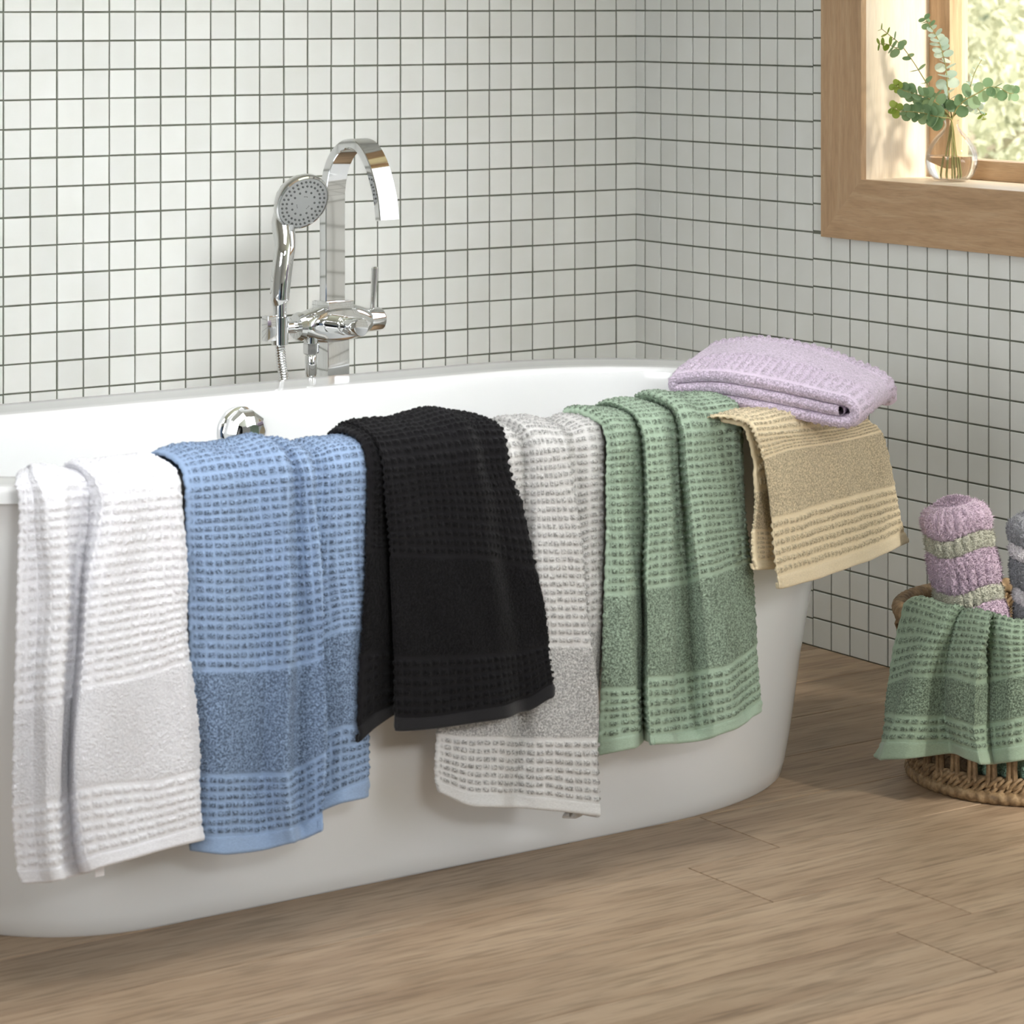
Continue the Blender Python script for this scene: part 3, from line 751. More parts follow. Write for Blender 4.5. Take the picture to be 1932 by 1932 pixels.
# ================================================================ TOWELS
TOWEL_GRIDS = {
    'white': [[[-1.9246,-1.255,0.4],[-1.915,-1.255,0.4],[-1.9136,-1.255,0.4],[-1.8994,-1.255,0.4],[-1.8815,-1.255,0.4],[-1.8562,-1.255,0.4],[-1.8602,-1.255,0.4],[-1.8451,-1.255,0.4],[-1.8054,-1.255,0.4],[-1.7738,-1.255,0.4],[-1.7617,-1.255,0.4]],[[-1.9246,-1.272,0.53],[-1.915,-1.272,0.53],[-1.9136,-1.272,0.53],[-1.8994,-1.272,0.53],[-1.8815,-1.272,0.53],[-1.8562,-1.272,0.53],[-1.8602,-1.272,0.53],[-1.8451,-1.272,0.53],[-1.8054,-1.272,0.53],[-1.7738,-1.272,0.53],[-1.7617,-1.272,0.53]],[[-1.9246,-1.293,0.5968],[-1.915,-1.293,0.5992],[-1.9136,-1.293,0.6024],[-1.8994,-1.293,0.6016],[-1.8815,-1.293,0.5968],[-1.8562,-1.293,0.592],[-1.8602,-1.293,0.6],[-1.8451,-1.293,0.6024],[-1.8054,-1.293,0.6016],[-1.7738,-1.293,0.6016],[-1.7617,-1.293,0.5984]],[[-1.9386,-1.326,0.602],[-1.9272,-1.326,0.605],[-1.924,-1.326,0.609],[-1.908,-1.326,0.608],[-1.8883,-1.326,0.602],[-1.8612,-1.326,0.596],[-1.8634,-1.326,0.606],[-1.8465,-1.326,0.609],[-1.805,-1.326,0.608],[-1.7716,-1.326,0.608],[-1.7577,-1.326,0.604]],[[-1.9596,-1.365,0.5948],[-1.9455,-1.369,0.5972],[-1.9396,-1.38,0.6004],[-1.9209,-1.382,0.5996],[-1.8985,-1.369,0.5948],[-1.8687,-1.363,0.59],[-1.8682,-1.378,0.598],[-1.8486,-1.383,0.6004],[-1.8044,-1.378,0.5996],[-1.7683,-1.378,0.5996],[-1.7517,-1.372,0.5964]],[[-1.9596,-1.374,0.567],[-1.9455,-1.382,0.5685],[-1.9396,-1.404,0.5727],[-1.9209,-1.408,0.5733],[-1.8985,-1.382,0.5683],[-1.8687,-1.37,0.5658],[-1.8682,-1.4,0.5716],[-1.8486,-1.41,0.5734],[-1.8044,-1.4,0.5712],[-1.7683,-1.4,0.5711],[-1.7517,-1.388,0.5687]],[[-1.9616,-1.374,0.4799],[-1.9418,-1.3828,0.4822],[-1.9352,-1.4064,0.4873],[-1.92,-1.4104,0.4875],[-1.9002,-1.3812,0.4804],[-1.8779,-1.37,0.4728],[-1.8834,-1.4024,0.4788],[-1.8632,-1.4124,0.4814],[-1.8052,-1.4016,0.4794],[-1.7629,-1.4008,0.4777],[-1.7467,-1.3896,0.4741]],[[-1.9657,-1.374,0.3311],[-1.9463,-1.3836,0.3353],[-1.9419,-1.4088,0.3429],[-1.9294,-1.4128,0.3451],[-1.9082,-1.3804,0.337],[-1.8905,-1.37,0.3376],[-1.8985,-1.4048,0.3519],[-1.8742,-1.4148,0.3569],[-1.8024,-1.4032,0.3578],[-1.7575,-1.4016,0.3644],[-1.7417,-1.3912,0.363]],[[-1.9683,-1.3752,0.2138],[-1.9486,-1.3856,0.2168],[-1.9455,-1.4108,0.2253],[-1.9352,-1.4148,0.2277],[-1.9142,-1.3828,0.2202],[-1.8975,-1.3728,0.2204],[-1.9041,-1.4076,0.2337],[-1.8768,-1.4172,0.2367],[-1.7999,-1.4052,0.2285],[-1.7453,-1.4032,0.2307],[-1.7296,-1.3932,0.2294]],[[-1.9633,-1.3776,0.1402],[-1.9433,-1.3888,0.1408],[-1.9402,-1.4124,0.148],[-1.9304,-1.4164,0.1493],[-1.9113,-1.3884,0.1416],[-1.8904,-1.3784,0.1393],[-1.8932,-1.4108,0.151],[-1.8669,-1.4196,0.1569],[-1.794,-1.4076,0.1578],[-1.7436,-1.4056,0.1619],[-1.7287,-1.3956,0.1603]],[[-1.9603,-1.38,0.1271],[-1.9407,-1.392,0.128],[-1.9368,-1.414,0.1348],[-1.9271,-1.418,0.136],[-1.9099,-1.394,0.1295],[-1.8869,-1.384,0.1274],[-1.8878,-1.414,0.1383],[-1.8625,-1.422,0.1448],[-1.7909,-1.41,0.1463],[-1.7435,-1.408,0.1482],[-1.7292,-1.398,0.1454]]],
    'blue': [[[-1.7436,-1.255,0.4],[-1.7001,-1.255,0.4],[-1.6507,-1.255,0.4],[-1.6296,-1.255,0.4],[-1.6183,-1.255,0.4],[-1.594,-1.255,0.4],[-1.5865,-1.255,0.4],[-1.58,-1.255,0.4],[-1.5535,-1.255,0.4],[-1.5276,-1.255,0.4],[-1.4844,-1.255,0.4],[-1.4738,-1.255,0.4]],[[-1.7436,-1.272,0.53],[-1.7001,-1.272,0.53],[-1.6507,-1.272,0.53],[-1.6296,-1.272,0.53],[-1.6183,-1.272,0.53],[-1.594,-1.272,0.53],[-1.5865,-1.272,0.53],[-1.58,-1.272,0.53],[-1.5535,-1.272,0.53],[-1.5276,-1.272,0.53],[-1.4844,-1.272,0.53],[-1.4738,-1.272,0.53]],[[-1.7436,-1.293,0.6038],[-1.7001,-1.293,0.607],[-1.6507,-1.293,0.6086],[-1.6296,-1.293,0.6118],[-1.6183,-1.293,0.6134],[-1.594,-1.293,0.6006],[-1.5865,-1.293,0.6038],[-1.58,-1.293,0.6038],[-1.5535,-1.293,0.5966],[-1.5276,-1.293,0.6022],[-1.4844,-1.293,0.6022],[-1.4738,-1.293,0.599]],[[-1.7436,-1.326,0.61],[-1.7001,-1.326,0.614],[-1.6507,-1.326,0.616],[-1.6296,-1.326,0.62],[-1.6183,-1.326,0.622],[-1.594,-1.326,0.606],[-1.5865,-1.326,0.61],[-1.58,-1.326,0.61],[-1.5535,-1.326,0.601],[-1.5276,-1.326,0.608],[-1.4844,-1.326,0.608],[-1.4738,-1.326,0.604]],[[-1.7436,-1.372,0.6018],[-1.7001,-1.376,0.605],[-1.6507,-1.372,0.6066],[-1.6296,-1.38,0.6098],[-1.6183,-1.384,0.6114],[-1.594,-1.373,0.5986],[-1.5865,-1.379,0.6018],[-1.58,-1.382,0.6018],[-1.5535,-1.365,0.5946],[-1.5276,-1.372,0.6002],[-1.4844,-1.369,0.6002],[-1.4738,-1.365,0.597]],[[-1.7436,-1.388,0.5687],[-1.7001,-1.396,0.57],[-1.6507,-1.388,0.5682],[-1.6296,-1.404,0.5712],[-1.6183,-1.412,0.5726],[-1.594,-1.39,0.5683],[-1.5865,-1.402,0.5706],[-1.58,-1.408,0.5717],[-1.5535,-1.374,0.5651],[-1.5276,-1.388,0.5676],[-1.4844,-1.382,0.5663],[-1.4738,-1.374,0.5647]],[[-1.7396,-1.3832,0.482],[-1.6973,-1.3976,0.4796],[-1.6431,-1.388,0.4754],[-1.6245,-1.4056,0.4781],[-1.6164,-1.4152,0.4801],[-1.5898,-1.3908,0.4733],[-1.5789,-1.4036,0.4755],[-1.5712,-1.4112,0.4778],[-1.5587,-1.3748,0.4741],[-1.5281,-1.3888,0.4763],[-1.4844,-1.382,0.4739],[-1.4738,-1.374,0.4715]],[[-1.7339,-1.3796,0.348],[-1.6944,-1.3992,0.3453],[-1.6393,-1.388,0.3385],[-1.6254,-1.4072,0.3417],[-1.6183,-1.4184,0.3449],[-1.5888,-1.3916,0.3385],[-1.5737,-1.4052,0.3438],[-1.5654,-1.4144,0.3484],[-1.5607,-1.3756,0.3573],[-1.5207,-1.3896,0.3736],[-1.486,-1.382,0.3713],[-1.4754,-1.374,0.3699]],[[-1.7289,-1.3784,0.2195],[-1.6958,-1.4016,0.2183],[-1.6428,-1.39,0.209],[-1.6309,-1.4088,0.212],[-1.6232,-1.4204,0.214],[-1.592,-1.3944,0.2102],[-1.5752,-1.4076,0.2212],[-1.5663,-1.4172,0.2292],[-1.5599,-1.3768,0.2369],[-1.5217,-1.3912,0.2512],[-1.4867,-1.3832,0.2459],[-1.4759,-1.3748,0.2433]],[[-1.7328,-1.3788,0.1447],[-1.699,-1.4048,0.1434],[-1.642,-1.394,0.1354],[-1.6257,-1.4104,0.1406],[-1.6176,-1.4212,0.1444],[-1.5917,-1.3992,0.1396],[-1.5771,-1.4108,0.1473],[-1.5708,-1.4196,0.1543],[-1.5608,-1.3784,0.1571],[-1.5247,-1.3936,0.1717],[-1.4898,-1.3856,0.1753],[-1.4777,-1.3764,0.1734]],[[-1.7342,-1.38,0.1289],[-1.6993,-1.408,0.1254],[-1.6413,-1.398,0.1191],[-1.6236,-1.412,0.1248],[-1.6151,-1.422,0.1285],[-1.5922,-1.404,0.125],[-1.5782,-1.414,0.1324],[-1.573,-1.422,0.138],[-1.5618,-1.38,0.1443],[-1.5246,-1.396,0.1588],[-1.4921,-1.388,0.1566],[-1.4795,-1.378,0.1544]]],
    'black': [[[-1.4852,-1.255,0.4],[-1.4724,-1.255,0.4],[-1.445,-1.255,0.4],[-1.472,-1.255,0.4],[-1.4139,-1.255,0.4],[-1.3439,-1.255,0.4],[-1.3112,-1.255,0.4],[-1.2773,-1.255,0.4],[-1.2622,-1.255,0.4]],[[-1.4852,-1.272,0.53],[-1.4724,-1.272,0.53],[-1.445,-1.272,0.53],[-1.472,-1.272,0.53],[-1.4139,-1.272,0.53],[-1.3439,-1.272,0.53],[-1.3112,-1.272,0.53],[-1.2773,-1.272,0.53],[-1.2622,-1.272,0.53]],[[-1.4852,-1.293,0.6112],[-1.4724,-1.293,0.6136],[-1.445,-1.293,0.6096],[-1.472,-1.293,0.6144],[-1.4139,-1.293,0.6168],[-1.3439,-1.293,0.6208],[-1.3112,-1.293,0.616],[-1.2773,-1.293,0.6112],[-1.2622,-1.293,0.6048]],[[-1.4852,-1.326,0.619],[-1.4724,-1.326,0.622],[-1.445,-1.326,0.617],[-1.472,-1.326,0.623],[-1.4139,-1.326,0.626],[-1.3439,-1.326,0.631],[-1.3112,-1.326,0.625],[-1.2773,-1.326,0.619],[-1.2622,-1.326,0.611]],[[-1.4852,-1.376,0.6092],[-1.4724,-1.376,0.6116],[-1.445,-1.367,0.6076],[-1.472,-1.382,0.6124],[-1.4139,-1.383,0.6148],[-1.3439,-1.387,0.6188],[-1.3112,-1.377,0.614],[-1.2773,-1.375,0.6092],[-1.2622,-1.369,0.6028]],[[-1.4852,-1.396,0.5689],[-1.4724,-1.396,0.5689],[-1.445,-1.378,0.5653],[-1.472,-1.408,0.5712],[-1.4139,-1.41,0.5713],[-1.3439,-1.418,0.5724],[-1.3112,-1.398,0.5685],[-1.2773,-1.394,0.5675],[-1.2622,-1.382,0.5652]],[[-1.4857,-1.3968,0.5235],[-1.4719,-1.3952,0.5219],[-1.4434,-1.378,0.5166],[-1.4698,-1.4096,0.5238],[-1.409,-1.4124,0.5283],[-1.3334,-1.4196,0.5219],[-1.2947,-1.3996,0.5153],[-1.2569,-1.3964,0.5111],[-1.2423,-1.3852,0.508]],[[-1.4893,-1.3976,0.4701],[-1.4714,-1.3944,0.4677],[-1.4378,-1.378,0.4581],[-1.4645,-1.4112,0.4649],[-1.4008,-1.4148,0.4565],[-1.3245,-1.4212,0.4471],[-1.2772,-1.4012,0.4325],[-1.2347,-1.3988,0.4218],[-1.2205,-1.3884,0.4171]],[[-1.498,-1.3988,0.3402],[-1.4765,-1.3948,0.3421],[-1.4343,-1.3788,0.333],[-1.462,-1.4136,0.3356],[-1.3929,-1.4176,0.3275],[-1.3092,-1.4232,0.3212],[-1.2586,-1.4036,0.3152],[-1.2167,-1.4024,0.3166],[-1.2026,-1.3924,0.3165]],[[-1.5029,-1.4004,0.2518],[-1.4775,-1.3964,0.2629],[-1.432,-1.3804,0.2669],[-1.4617,-1.4168,0.2601],[-1.3917,-1.4208,0.2524],[-1.3042,-1.4256,0.2535],[-1.2514,-1.4068,0.2521],[-1.2115,-1.4072,0.265],[-1.1983,-1.3972,0.2654]],[[-1.5031,-1.402,0.2347],[-1.4777,-1.398,0.2477],[-1.4323,-1.382,0.2584],[-1.4637,-1.42,0.2469],[-1.3922,-1.424,0.2409],[-1.3042,-1.428,0.2402],[-1.2511,-1.41,0.2395],[-1.214,-1.412,0.2515],[-1.2008,-1.402,0.252]]],
    'gray': [[[-1.3396,-1.255,0.4],[-1.2975,-1.255,0.4],[-1.259,-1.255,0.4],[-1.2336,-1.255,0.4],[-1.2262,-1.255,0.4],[-1.1991,-1.255,0.4],[-1.1809,-1.255,0.4],[-1.1501,-1.255,0.4],[-1.125,-1.255,0.4],[-1.0954,-1.255,0.4]],[[-1.3396,-1.272,0.53],[-1.2975,-1.272,0.53],[-1.259,-1.272,0.53],[-1.2336,-1.272,0.53],[-1.2262,-1.272,0.53],[-1.1991,-1.272,0.53],[-1.1809,-1.272,0.53],[-1.1501,-1.272,0.53],[-1.125,-1.272,0.53],[-1.0954,-1.272,0.53]],[[-1.3396,-1.293,0.596],[-1.2975,-1.293,0.5992],[-1.259,-1.293,0.6032],[-1.2336,-1.293,0.5944],[-1.2262,-1.293,0.6024],[-1.1991,-1.293,0.6024],[-1.1809,-1.293,0.6],[-1.1501,-1.293,0.5928],[-1.125,-1.293,0.5992],[-1.0954,-1.293,0.596]],[[-1.3396,-1.326,0.601],[-1.2975,-1.326,0.605],[-1.259,-1.326,0.61],[-1.2336,-1.326,0.599],[-1.2262,-1.326,0.609],[-1.1991,-1.326,0.609],[-1.1809,-1.326,0.606],[-1.1501,-1.326,0.597],[-1.125,-1.326,0.605],[-1.0954,-1.326,0.601]],[[-1.3396,-1.364,0.594],[-1.2975,-1.37,0.5972],[-1.259,-1.374,0.6012],[-1.2336,-1.365,0.5924],[-1.2262,-1.375,0.6004],[-1.1991,-1.379,0.6004],[-1.1809,-1.379,0.598],[-1.1501,-1.365,0.5908],[-1.125,-1.369,0.5972],[-1.0954,-1.364,0.594]],[[-1.3396,-1.372,0.5637],[-1.2975,-1.384,0.5657],[-1.259,-1.392,0.5671],[-1.2336,-1.374,0.5635],[-1.2262,-1.394,0.5673],[-1.1991,-1.402,0.5687],[-1.1809,-1.402,0.5686],[-1.1501,-1.374,0.5631],[-1.125,-1.382,0.5645],[-1.0954,-1.372,0.5625]],[[-1.3484,-1.3728,0.4648],[-1.3047,-1.3848,0.462],[-1.2646,-1.3928,0.459],[-1.2333,-1.3748,0.4529],[-1.2239,-1.3956,0.4551],[-1.1858,-1.4052,0.4526],[-1.1664,-1.406,0.4506],[-1.1457,-1.374,0.4542],[-1.1233,-1.382,0.4602],[-1.0945,-1.372,0.4593]],[[-1.3589,-1.3736,0.3314],[-1.3112,-1.3856,0.3255],[-1.2737,-1.3936,0.3222],[-1.239,-1.3756,0.3145],[-1.225,-1.3972,0.3167],[-1.1734,-1.4084,0.3122],[-1.1501,-1.41,0.3096],[-1.1369,-1.374,0.3176],[-1.1259,-1.382,0.3227],[-1.1007,-1.372,0.3235]],[[-1.3682,-1.3752,0.2156],[-1.3211,-1.388,0.2067],[-1.2838,-1.396,0.203],[-1.2461,-1.3784,0.1924],[-1.2279,-1.3988,0.1941],[-1.1623,-1.4112,0.1872],[-1.1375,-1.4132,0.184],[-1.1313,-1.3748,0.1907],[-1.1321,-1.382,0.1937],[-1.1165,-1.3728,0.191]],[[-1.3715,-1.3776,0.1553],[-1.328,-1.392,0.136],[-1.2899,-1.4,0.1298],[-1.2511,-1.3832,0.1199],[-1.229,-1.4004,0.1176],[-1.1606,-1.4136,0.1028],[-1.1384,-1.4156,0.0976],[-1.1368,-1.3764,0.0991],[-1.148,-1.382,0.1035],[-1.1398,-1.3744,0.1005]],[[-1.3689,-1.38,0.1431],[-1.329,-1.396,0.1232],[-1.291,-1.404,0.1177],[-1.2528,-1.388,0.1073],[-1.2275,-1.402,0.1037],[-1.1606,-1.416,0.09],[-1.1402,-1.418,0.0843],[-1.1424,-1.378,0.0782],[-1.1568,-1.382,0.0765],[-1.1647,-1.376,0.0756]]],
    'green': [[[-1.1083,-1.255,0.4],[-1.1,-1.255,0.4],[-1.0689,-1.255,0.4],[-1.0338,-1.255,0.4],[-1.0515,-1.255,0.4],[-1.0216,-1.255,0.4],[-0.9921,-1.255,0.4],[-0.9714,-1.255,0.4],[-0.9858,-1.255,0.4],[-0.9732,-1.255,0.4],[-0.9286,-1.255,0.4],[-0.8762,-1.255,0.4],[-0.8583,-1.255,0.4]],[[-1.1083,-1.272,0.53],[-1.1,-1.272,0.53],[-1.0689,-1.272,0.53],[-1.0338,-1.272,0.53],[-1.0515,-1.272,0.53],[-1.0216,-1.272,0.53],[-0.9921,-1.272,0.53],[-0.9714,-1.272,0.53],[-0.9858,-1.272,0.53],[-0.9732,-1.272,0.53],[-0.9286,-1.272,0.53],[-0.8762,-1.272,0.53],[-0.8583,-1.272,0.53]],[[-1.1083,-1.293,0.6048],[-1.1,-1.293,0.608],[-1.0689,-1.293,0.6048],[-1.0338,-1.293,0.6],[-1.0515,-1.293,0.6096],[-1.0216,-1.293,0.6112],[-0.9921,-1.293,0.6064],[-0.9714,-1.293,0.6008],[-0.9858,-1.293,0.6144],[-0.9732,-1.293,0.6168],[-0.9286,-1.293,0.6112],[-0.8762,-1.293,0.6096],[-0.8583,-1.293,0.6048]],[[-1.1083,-1.326,0.611],[-1.1,-1.326,0.615],[-1.0689,-1.326,0.611],[-1.0338,-1.326,0.605],[-1.0515,-1.326,0.617],[-1.0216,-1.326,0.619],[-0.9921,-1.326,0.613],[-0.9714,-1.326,0.606],[-0.9858,-1.326,0.623],[-0.9732,-1.326,0.626],[-0.9286,-1.326,0.619],[-0.8762,-1.326,0.617],[-0.8583,-1.326,0.611]],[[-1.1083,-1.3745,0.6028],[-1.1,-1.382,0.606],[-1.0689,-1.3732,0.6028],[-1.0338,-1.3645,0.598],[-1.0515,-1.3808,0.6076],[-1.0216,-1.382,0.6092],[-0.9921,-1.3695,0.6044],[-0.9714,-1.3645,0.5988],[-0.9858,-1.3808,0.6124],[-0.9732,-1.3832,0.6148],[-0.9286,-1.3758,0.6092],[-0.8762,-1.3708,0.6076],[-0.8583,-1.3645,0.6028]],[[-1.1083,-1.393,0.5665],[-1.1,-1.408,0.5694],[-1.0689,-1.3905,0.5659],[-1.0338,-1.373,0.5624],[-1.0515,-1.4055,0.5686],[-1.0216,-1.408,0.569],[-0.9921,-1.383,0.5641],[-0.9714,-1.373,0.5621],[-0.9858,-1.4055,0.5683],[-0.9732,-1.4105,0.5692],[-0.9286,-1.3955,0.5661],[-0.8762,-1.3855,0.564],[-0.8583,-1.373,0.5615]],[[-1.1067,-1.392,0.4707],[-1.0918,-1.409,0.4717],[-1.0653,-1.3905,0.4662],[-1.0297,-1.3735,0.4601],[-1.0494,-1.4075,0.4671],[-1.0153,-1.408,0.4673],[-0.9875,-1.383,0.463],[-0.9625,-1.3735,0.4605],[-0.9763,-1.4075,0.4698],[-0.9618,-1.4125,0.472],[-0.9154,-1.3965,0.4665],[-0.8675,-1.3865,0.464],[-0.8513,-1.375,0.4607]],[[-1.1095,-1.391,0.3694],[-1.0872,-1.41,0.3715],[-1.0599,-1.3905,0.3657],[-1.0355,-1.374,0.3608],[-1.0536,-1.4095,0.3754],[-1.0134,-1.408,0.3741],[-0.9857,-1.383,0.3682],[-0.9563,-1.374,0.3662],[-0.965,-1.4095,0.3782],[-0.9467,-1.4145,0.3821],[-0.8992,-1.3975,0.3827],[-0.8626,-1.3875,0.3859],[-0.8472,-1.377,0.384]],[[-1.1125,-1.389,0.2431],[-1.0804,-1.4105,0.2444],[-1.0548,-1.391,0.2393],[-1.0345,-1.375,0.2363],[-1.0537,-1.412,0.254],[-1.0124,-1.409,0.2493],[-0.9862,-1.386,0.2429],[-0.9511,-1.378,0.2403],[-0.948,-1.4115,0.2515],[-0.9241,-1.4165,0.2529],[-0.8824,-1.4,0.2576],[-0.8526,-1.3905,0.2653],[-0.8367,-1.3805,0.2658]],[[-1.1147,-1.386,0.1714],[-1.0786,-1.4105,0.1799],[-1.0556,-1.392,0.1777],[-1.0356,-1.3765,0.1788],[-1.0515,-1.415,0.1762],[-1.0121,-1.411,0.1725],[-0.9863,-1.392,0.1663],[-0.9515,-1.3855,0.1636],[-0.9422,-1.4135,0.1739],[-0.9191,-1.4185,0.1782],[-0.878,-1.404,0.1812],[-0.8529,-1.3955,0.1885],[-0.837,-1.3855,0.1888]],[[-1.1133,-1.383,0.1534],[-1.0786,-1.4105,0.1635],[-1.0563,-1.393,0.1615],[-1.0367,-1.378,0.1626],[-1.0529,-1.418,0.1677],[-1.0119,-1.413,0.1621],[-0.9882,-1.398,0.1562],[-0.9537,-1.393,0.1523],[-0.9401,-1.4155,0.1616],[-0.9179,-1.4205,0.1668],[-0.8794,-1.408,0.1697],[-0.8561,-1.4005,0.1759],[-0.8411,-1.3905,0.1755]]],
    'beige': [[[-0.9309,-1.323,0.42],[-0.904,-1.3135,0.42],[-0.8684,-1.2892,0.42],[-0.9474,-1.3521,0.42],[-0.8934,-1.3351,0.42],[-0.7791,-1.2808,0.42],[-0.6723,-1.2276,0.42],[-0.5918,-1.1838,0.42]],[[-0.9249,-1.3368,0.53],[-0.898,-1.3272,0.53],[-0.8624,-1.303,0.53],[-0.9414,-1.3658,0.53],[-0.8874,-1.3488,0.53],[-0.7731,-1.2945,0.53],[-0.6663,-1.2414,0.53],[-0.5858,-1.1975,0.53]],[[-0.9169,-1.3551,0.5882],[-0.89,-1.3456,0.5898],[-0.8544,-1.3213,0.589],[-0.9334,-1.3841,0.593],[-0.8794,-1.3671,0.5938],[-0.7651,-1.3129,0.593],[-0.6583,-1.2597,0.5922],[-0.5778,-1.2158,0.5906]],[[-0.9029,-1.3872,0.591],[-0.876,-1.3776,0.593],[-0.8404,-1.3534,0.592],[-0.9194,-1.4162,0.597],[-0.8654,-1.3992,0.598],[-0.7511,-1.345,0.597],[-0.6443,-1.2918,0.596],[-0.5638,-1.2479,0.594]],[[-0.8897,-1.4174,0.5873],[-0.8628,-1.4079,0.5887],[-0.8272,-1.3836,0.588],[-0.9062,-1.4465,0.5915],[-0.8522,-1.4295,0.5922],[-0.7379,-1.3752,0.5915],[-0.6311,-1.322,0.5908],[-0.5506,-1.2782,0.5894]],[[-0.8849,-1.4284,0.5632],[-0.858,-1.4189,0.5597],[-0.8224,-1.3946,0.5551],[-0.9014,-1.4575,0.5741],[-0.8474,-1.4405,0.5703],[-0.7331,-1.3862,0.5584],[-0.6263,-1.333,0.5497],[-0.5458,-1.2892,0.5463]],[[-0.8716,-1.4226,0.5247],[-0.849,-1.4149,0.5289],[-0.8071,-1.3879,0.5253],[-0.8919,-1.455,0.5527],[-0.8371,-1.4372,0.5543],[-0.7202,-1.3827,0.5448],[-0.61,-1.3285,0.5377],[-0.5244,-1.2829,0.5351]],[[-0.8716,-1.4226,0.4916],[-0.843,-1.4123,0.4911],[-0.7933,-1.3819,0.4858],[-0.8882,-1.4552,0.5407],[-0.8328,-1.4367,0.5451],[-0.7153,-1.3828,0.5368],[-0.6037,-1.3284,0.5294],[-0.5149,-1.2818,0.5255]],[[-0.8731,-1.4233,0.4368],[-0.8324,-1.4077,0.4302],[-0.7825,-1.3772,0.4241],[-0.8667,-1.4476,0.4545],[-0.807,-1.4267,0.4542],[-0.6812,-1.3701,0.4507],[-0.5702,-1.3164,0.4446],[-0.4772,-1.2684,0.4384]],[[-0.8731,-1.4233,0.3943],[-0.8263,-1.405,0.3877],[-0.7763,-1.3745,0.3803],[-0.8525,-1.4431,0.374],[-0.7903,-1.4207,0.3721],[-0.6614,-1.3636,0.3675],[-0.5483,-1.3095,0.3638],[-0.4479,-1.2587,0.3643]],[[-0.8716,-1.4226,0.3837],[-0.8263,-1.405,0.3773],[-0.7747,-1.3738,0.3695],[-0.8504,-1.4439,0.3592],[-0.7874,-1.4208,0.3555],[-0.6579,-1.3643,0.3519],[-0.5436,-1.31,0.3492],[-0.44,-1.2582,0.3498]]],
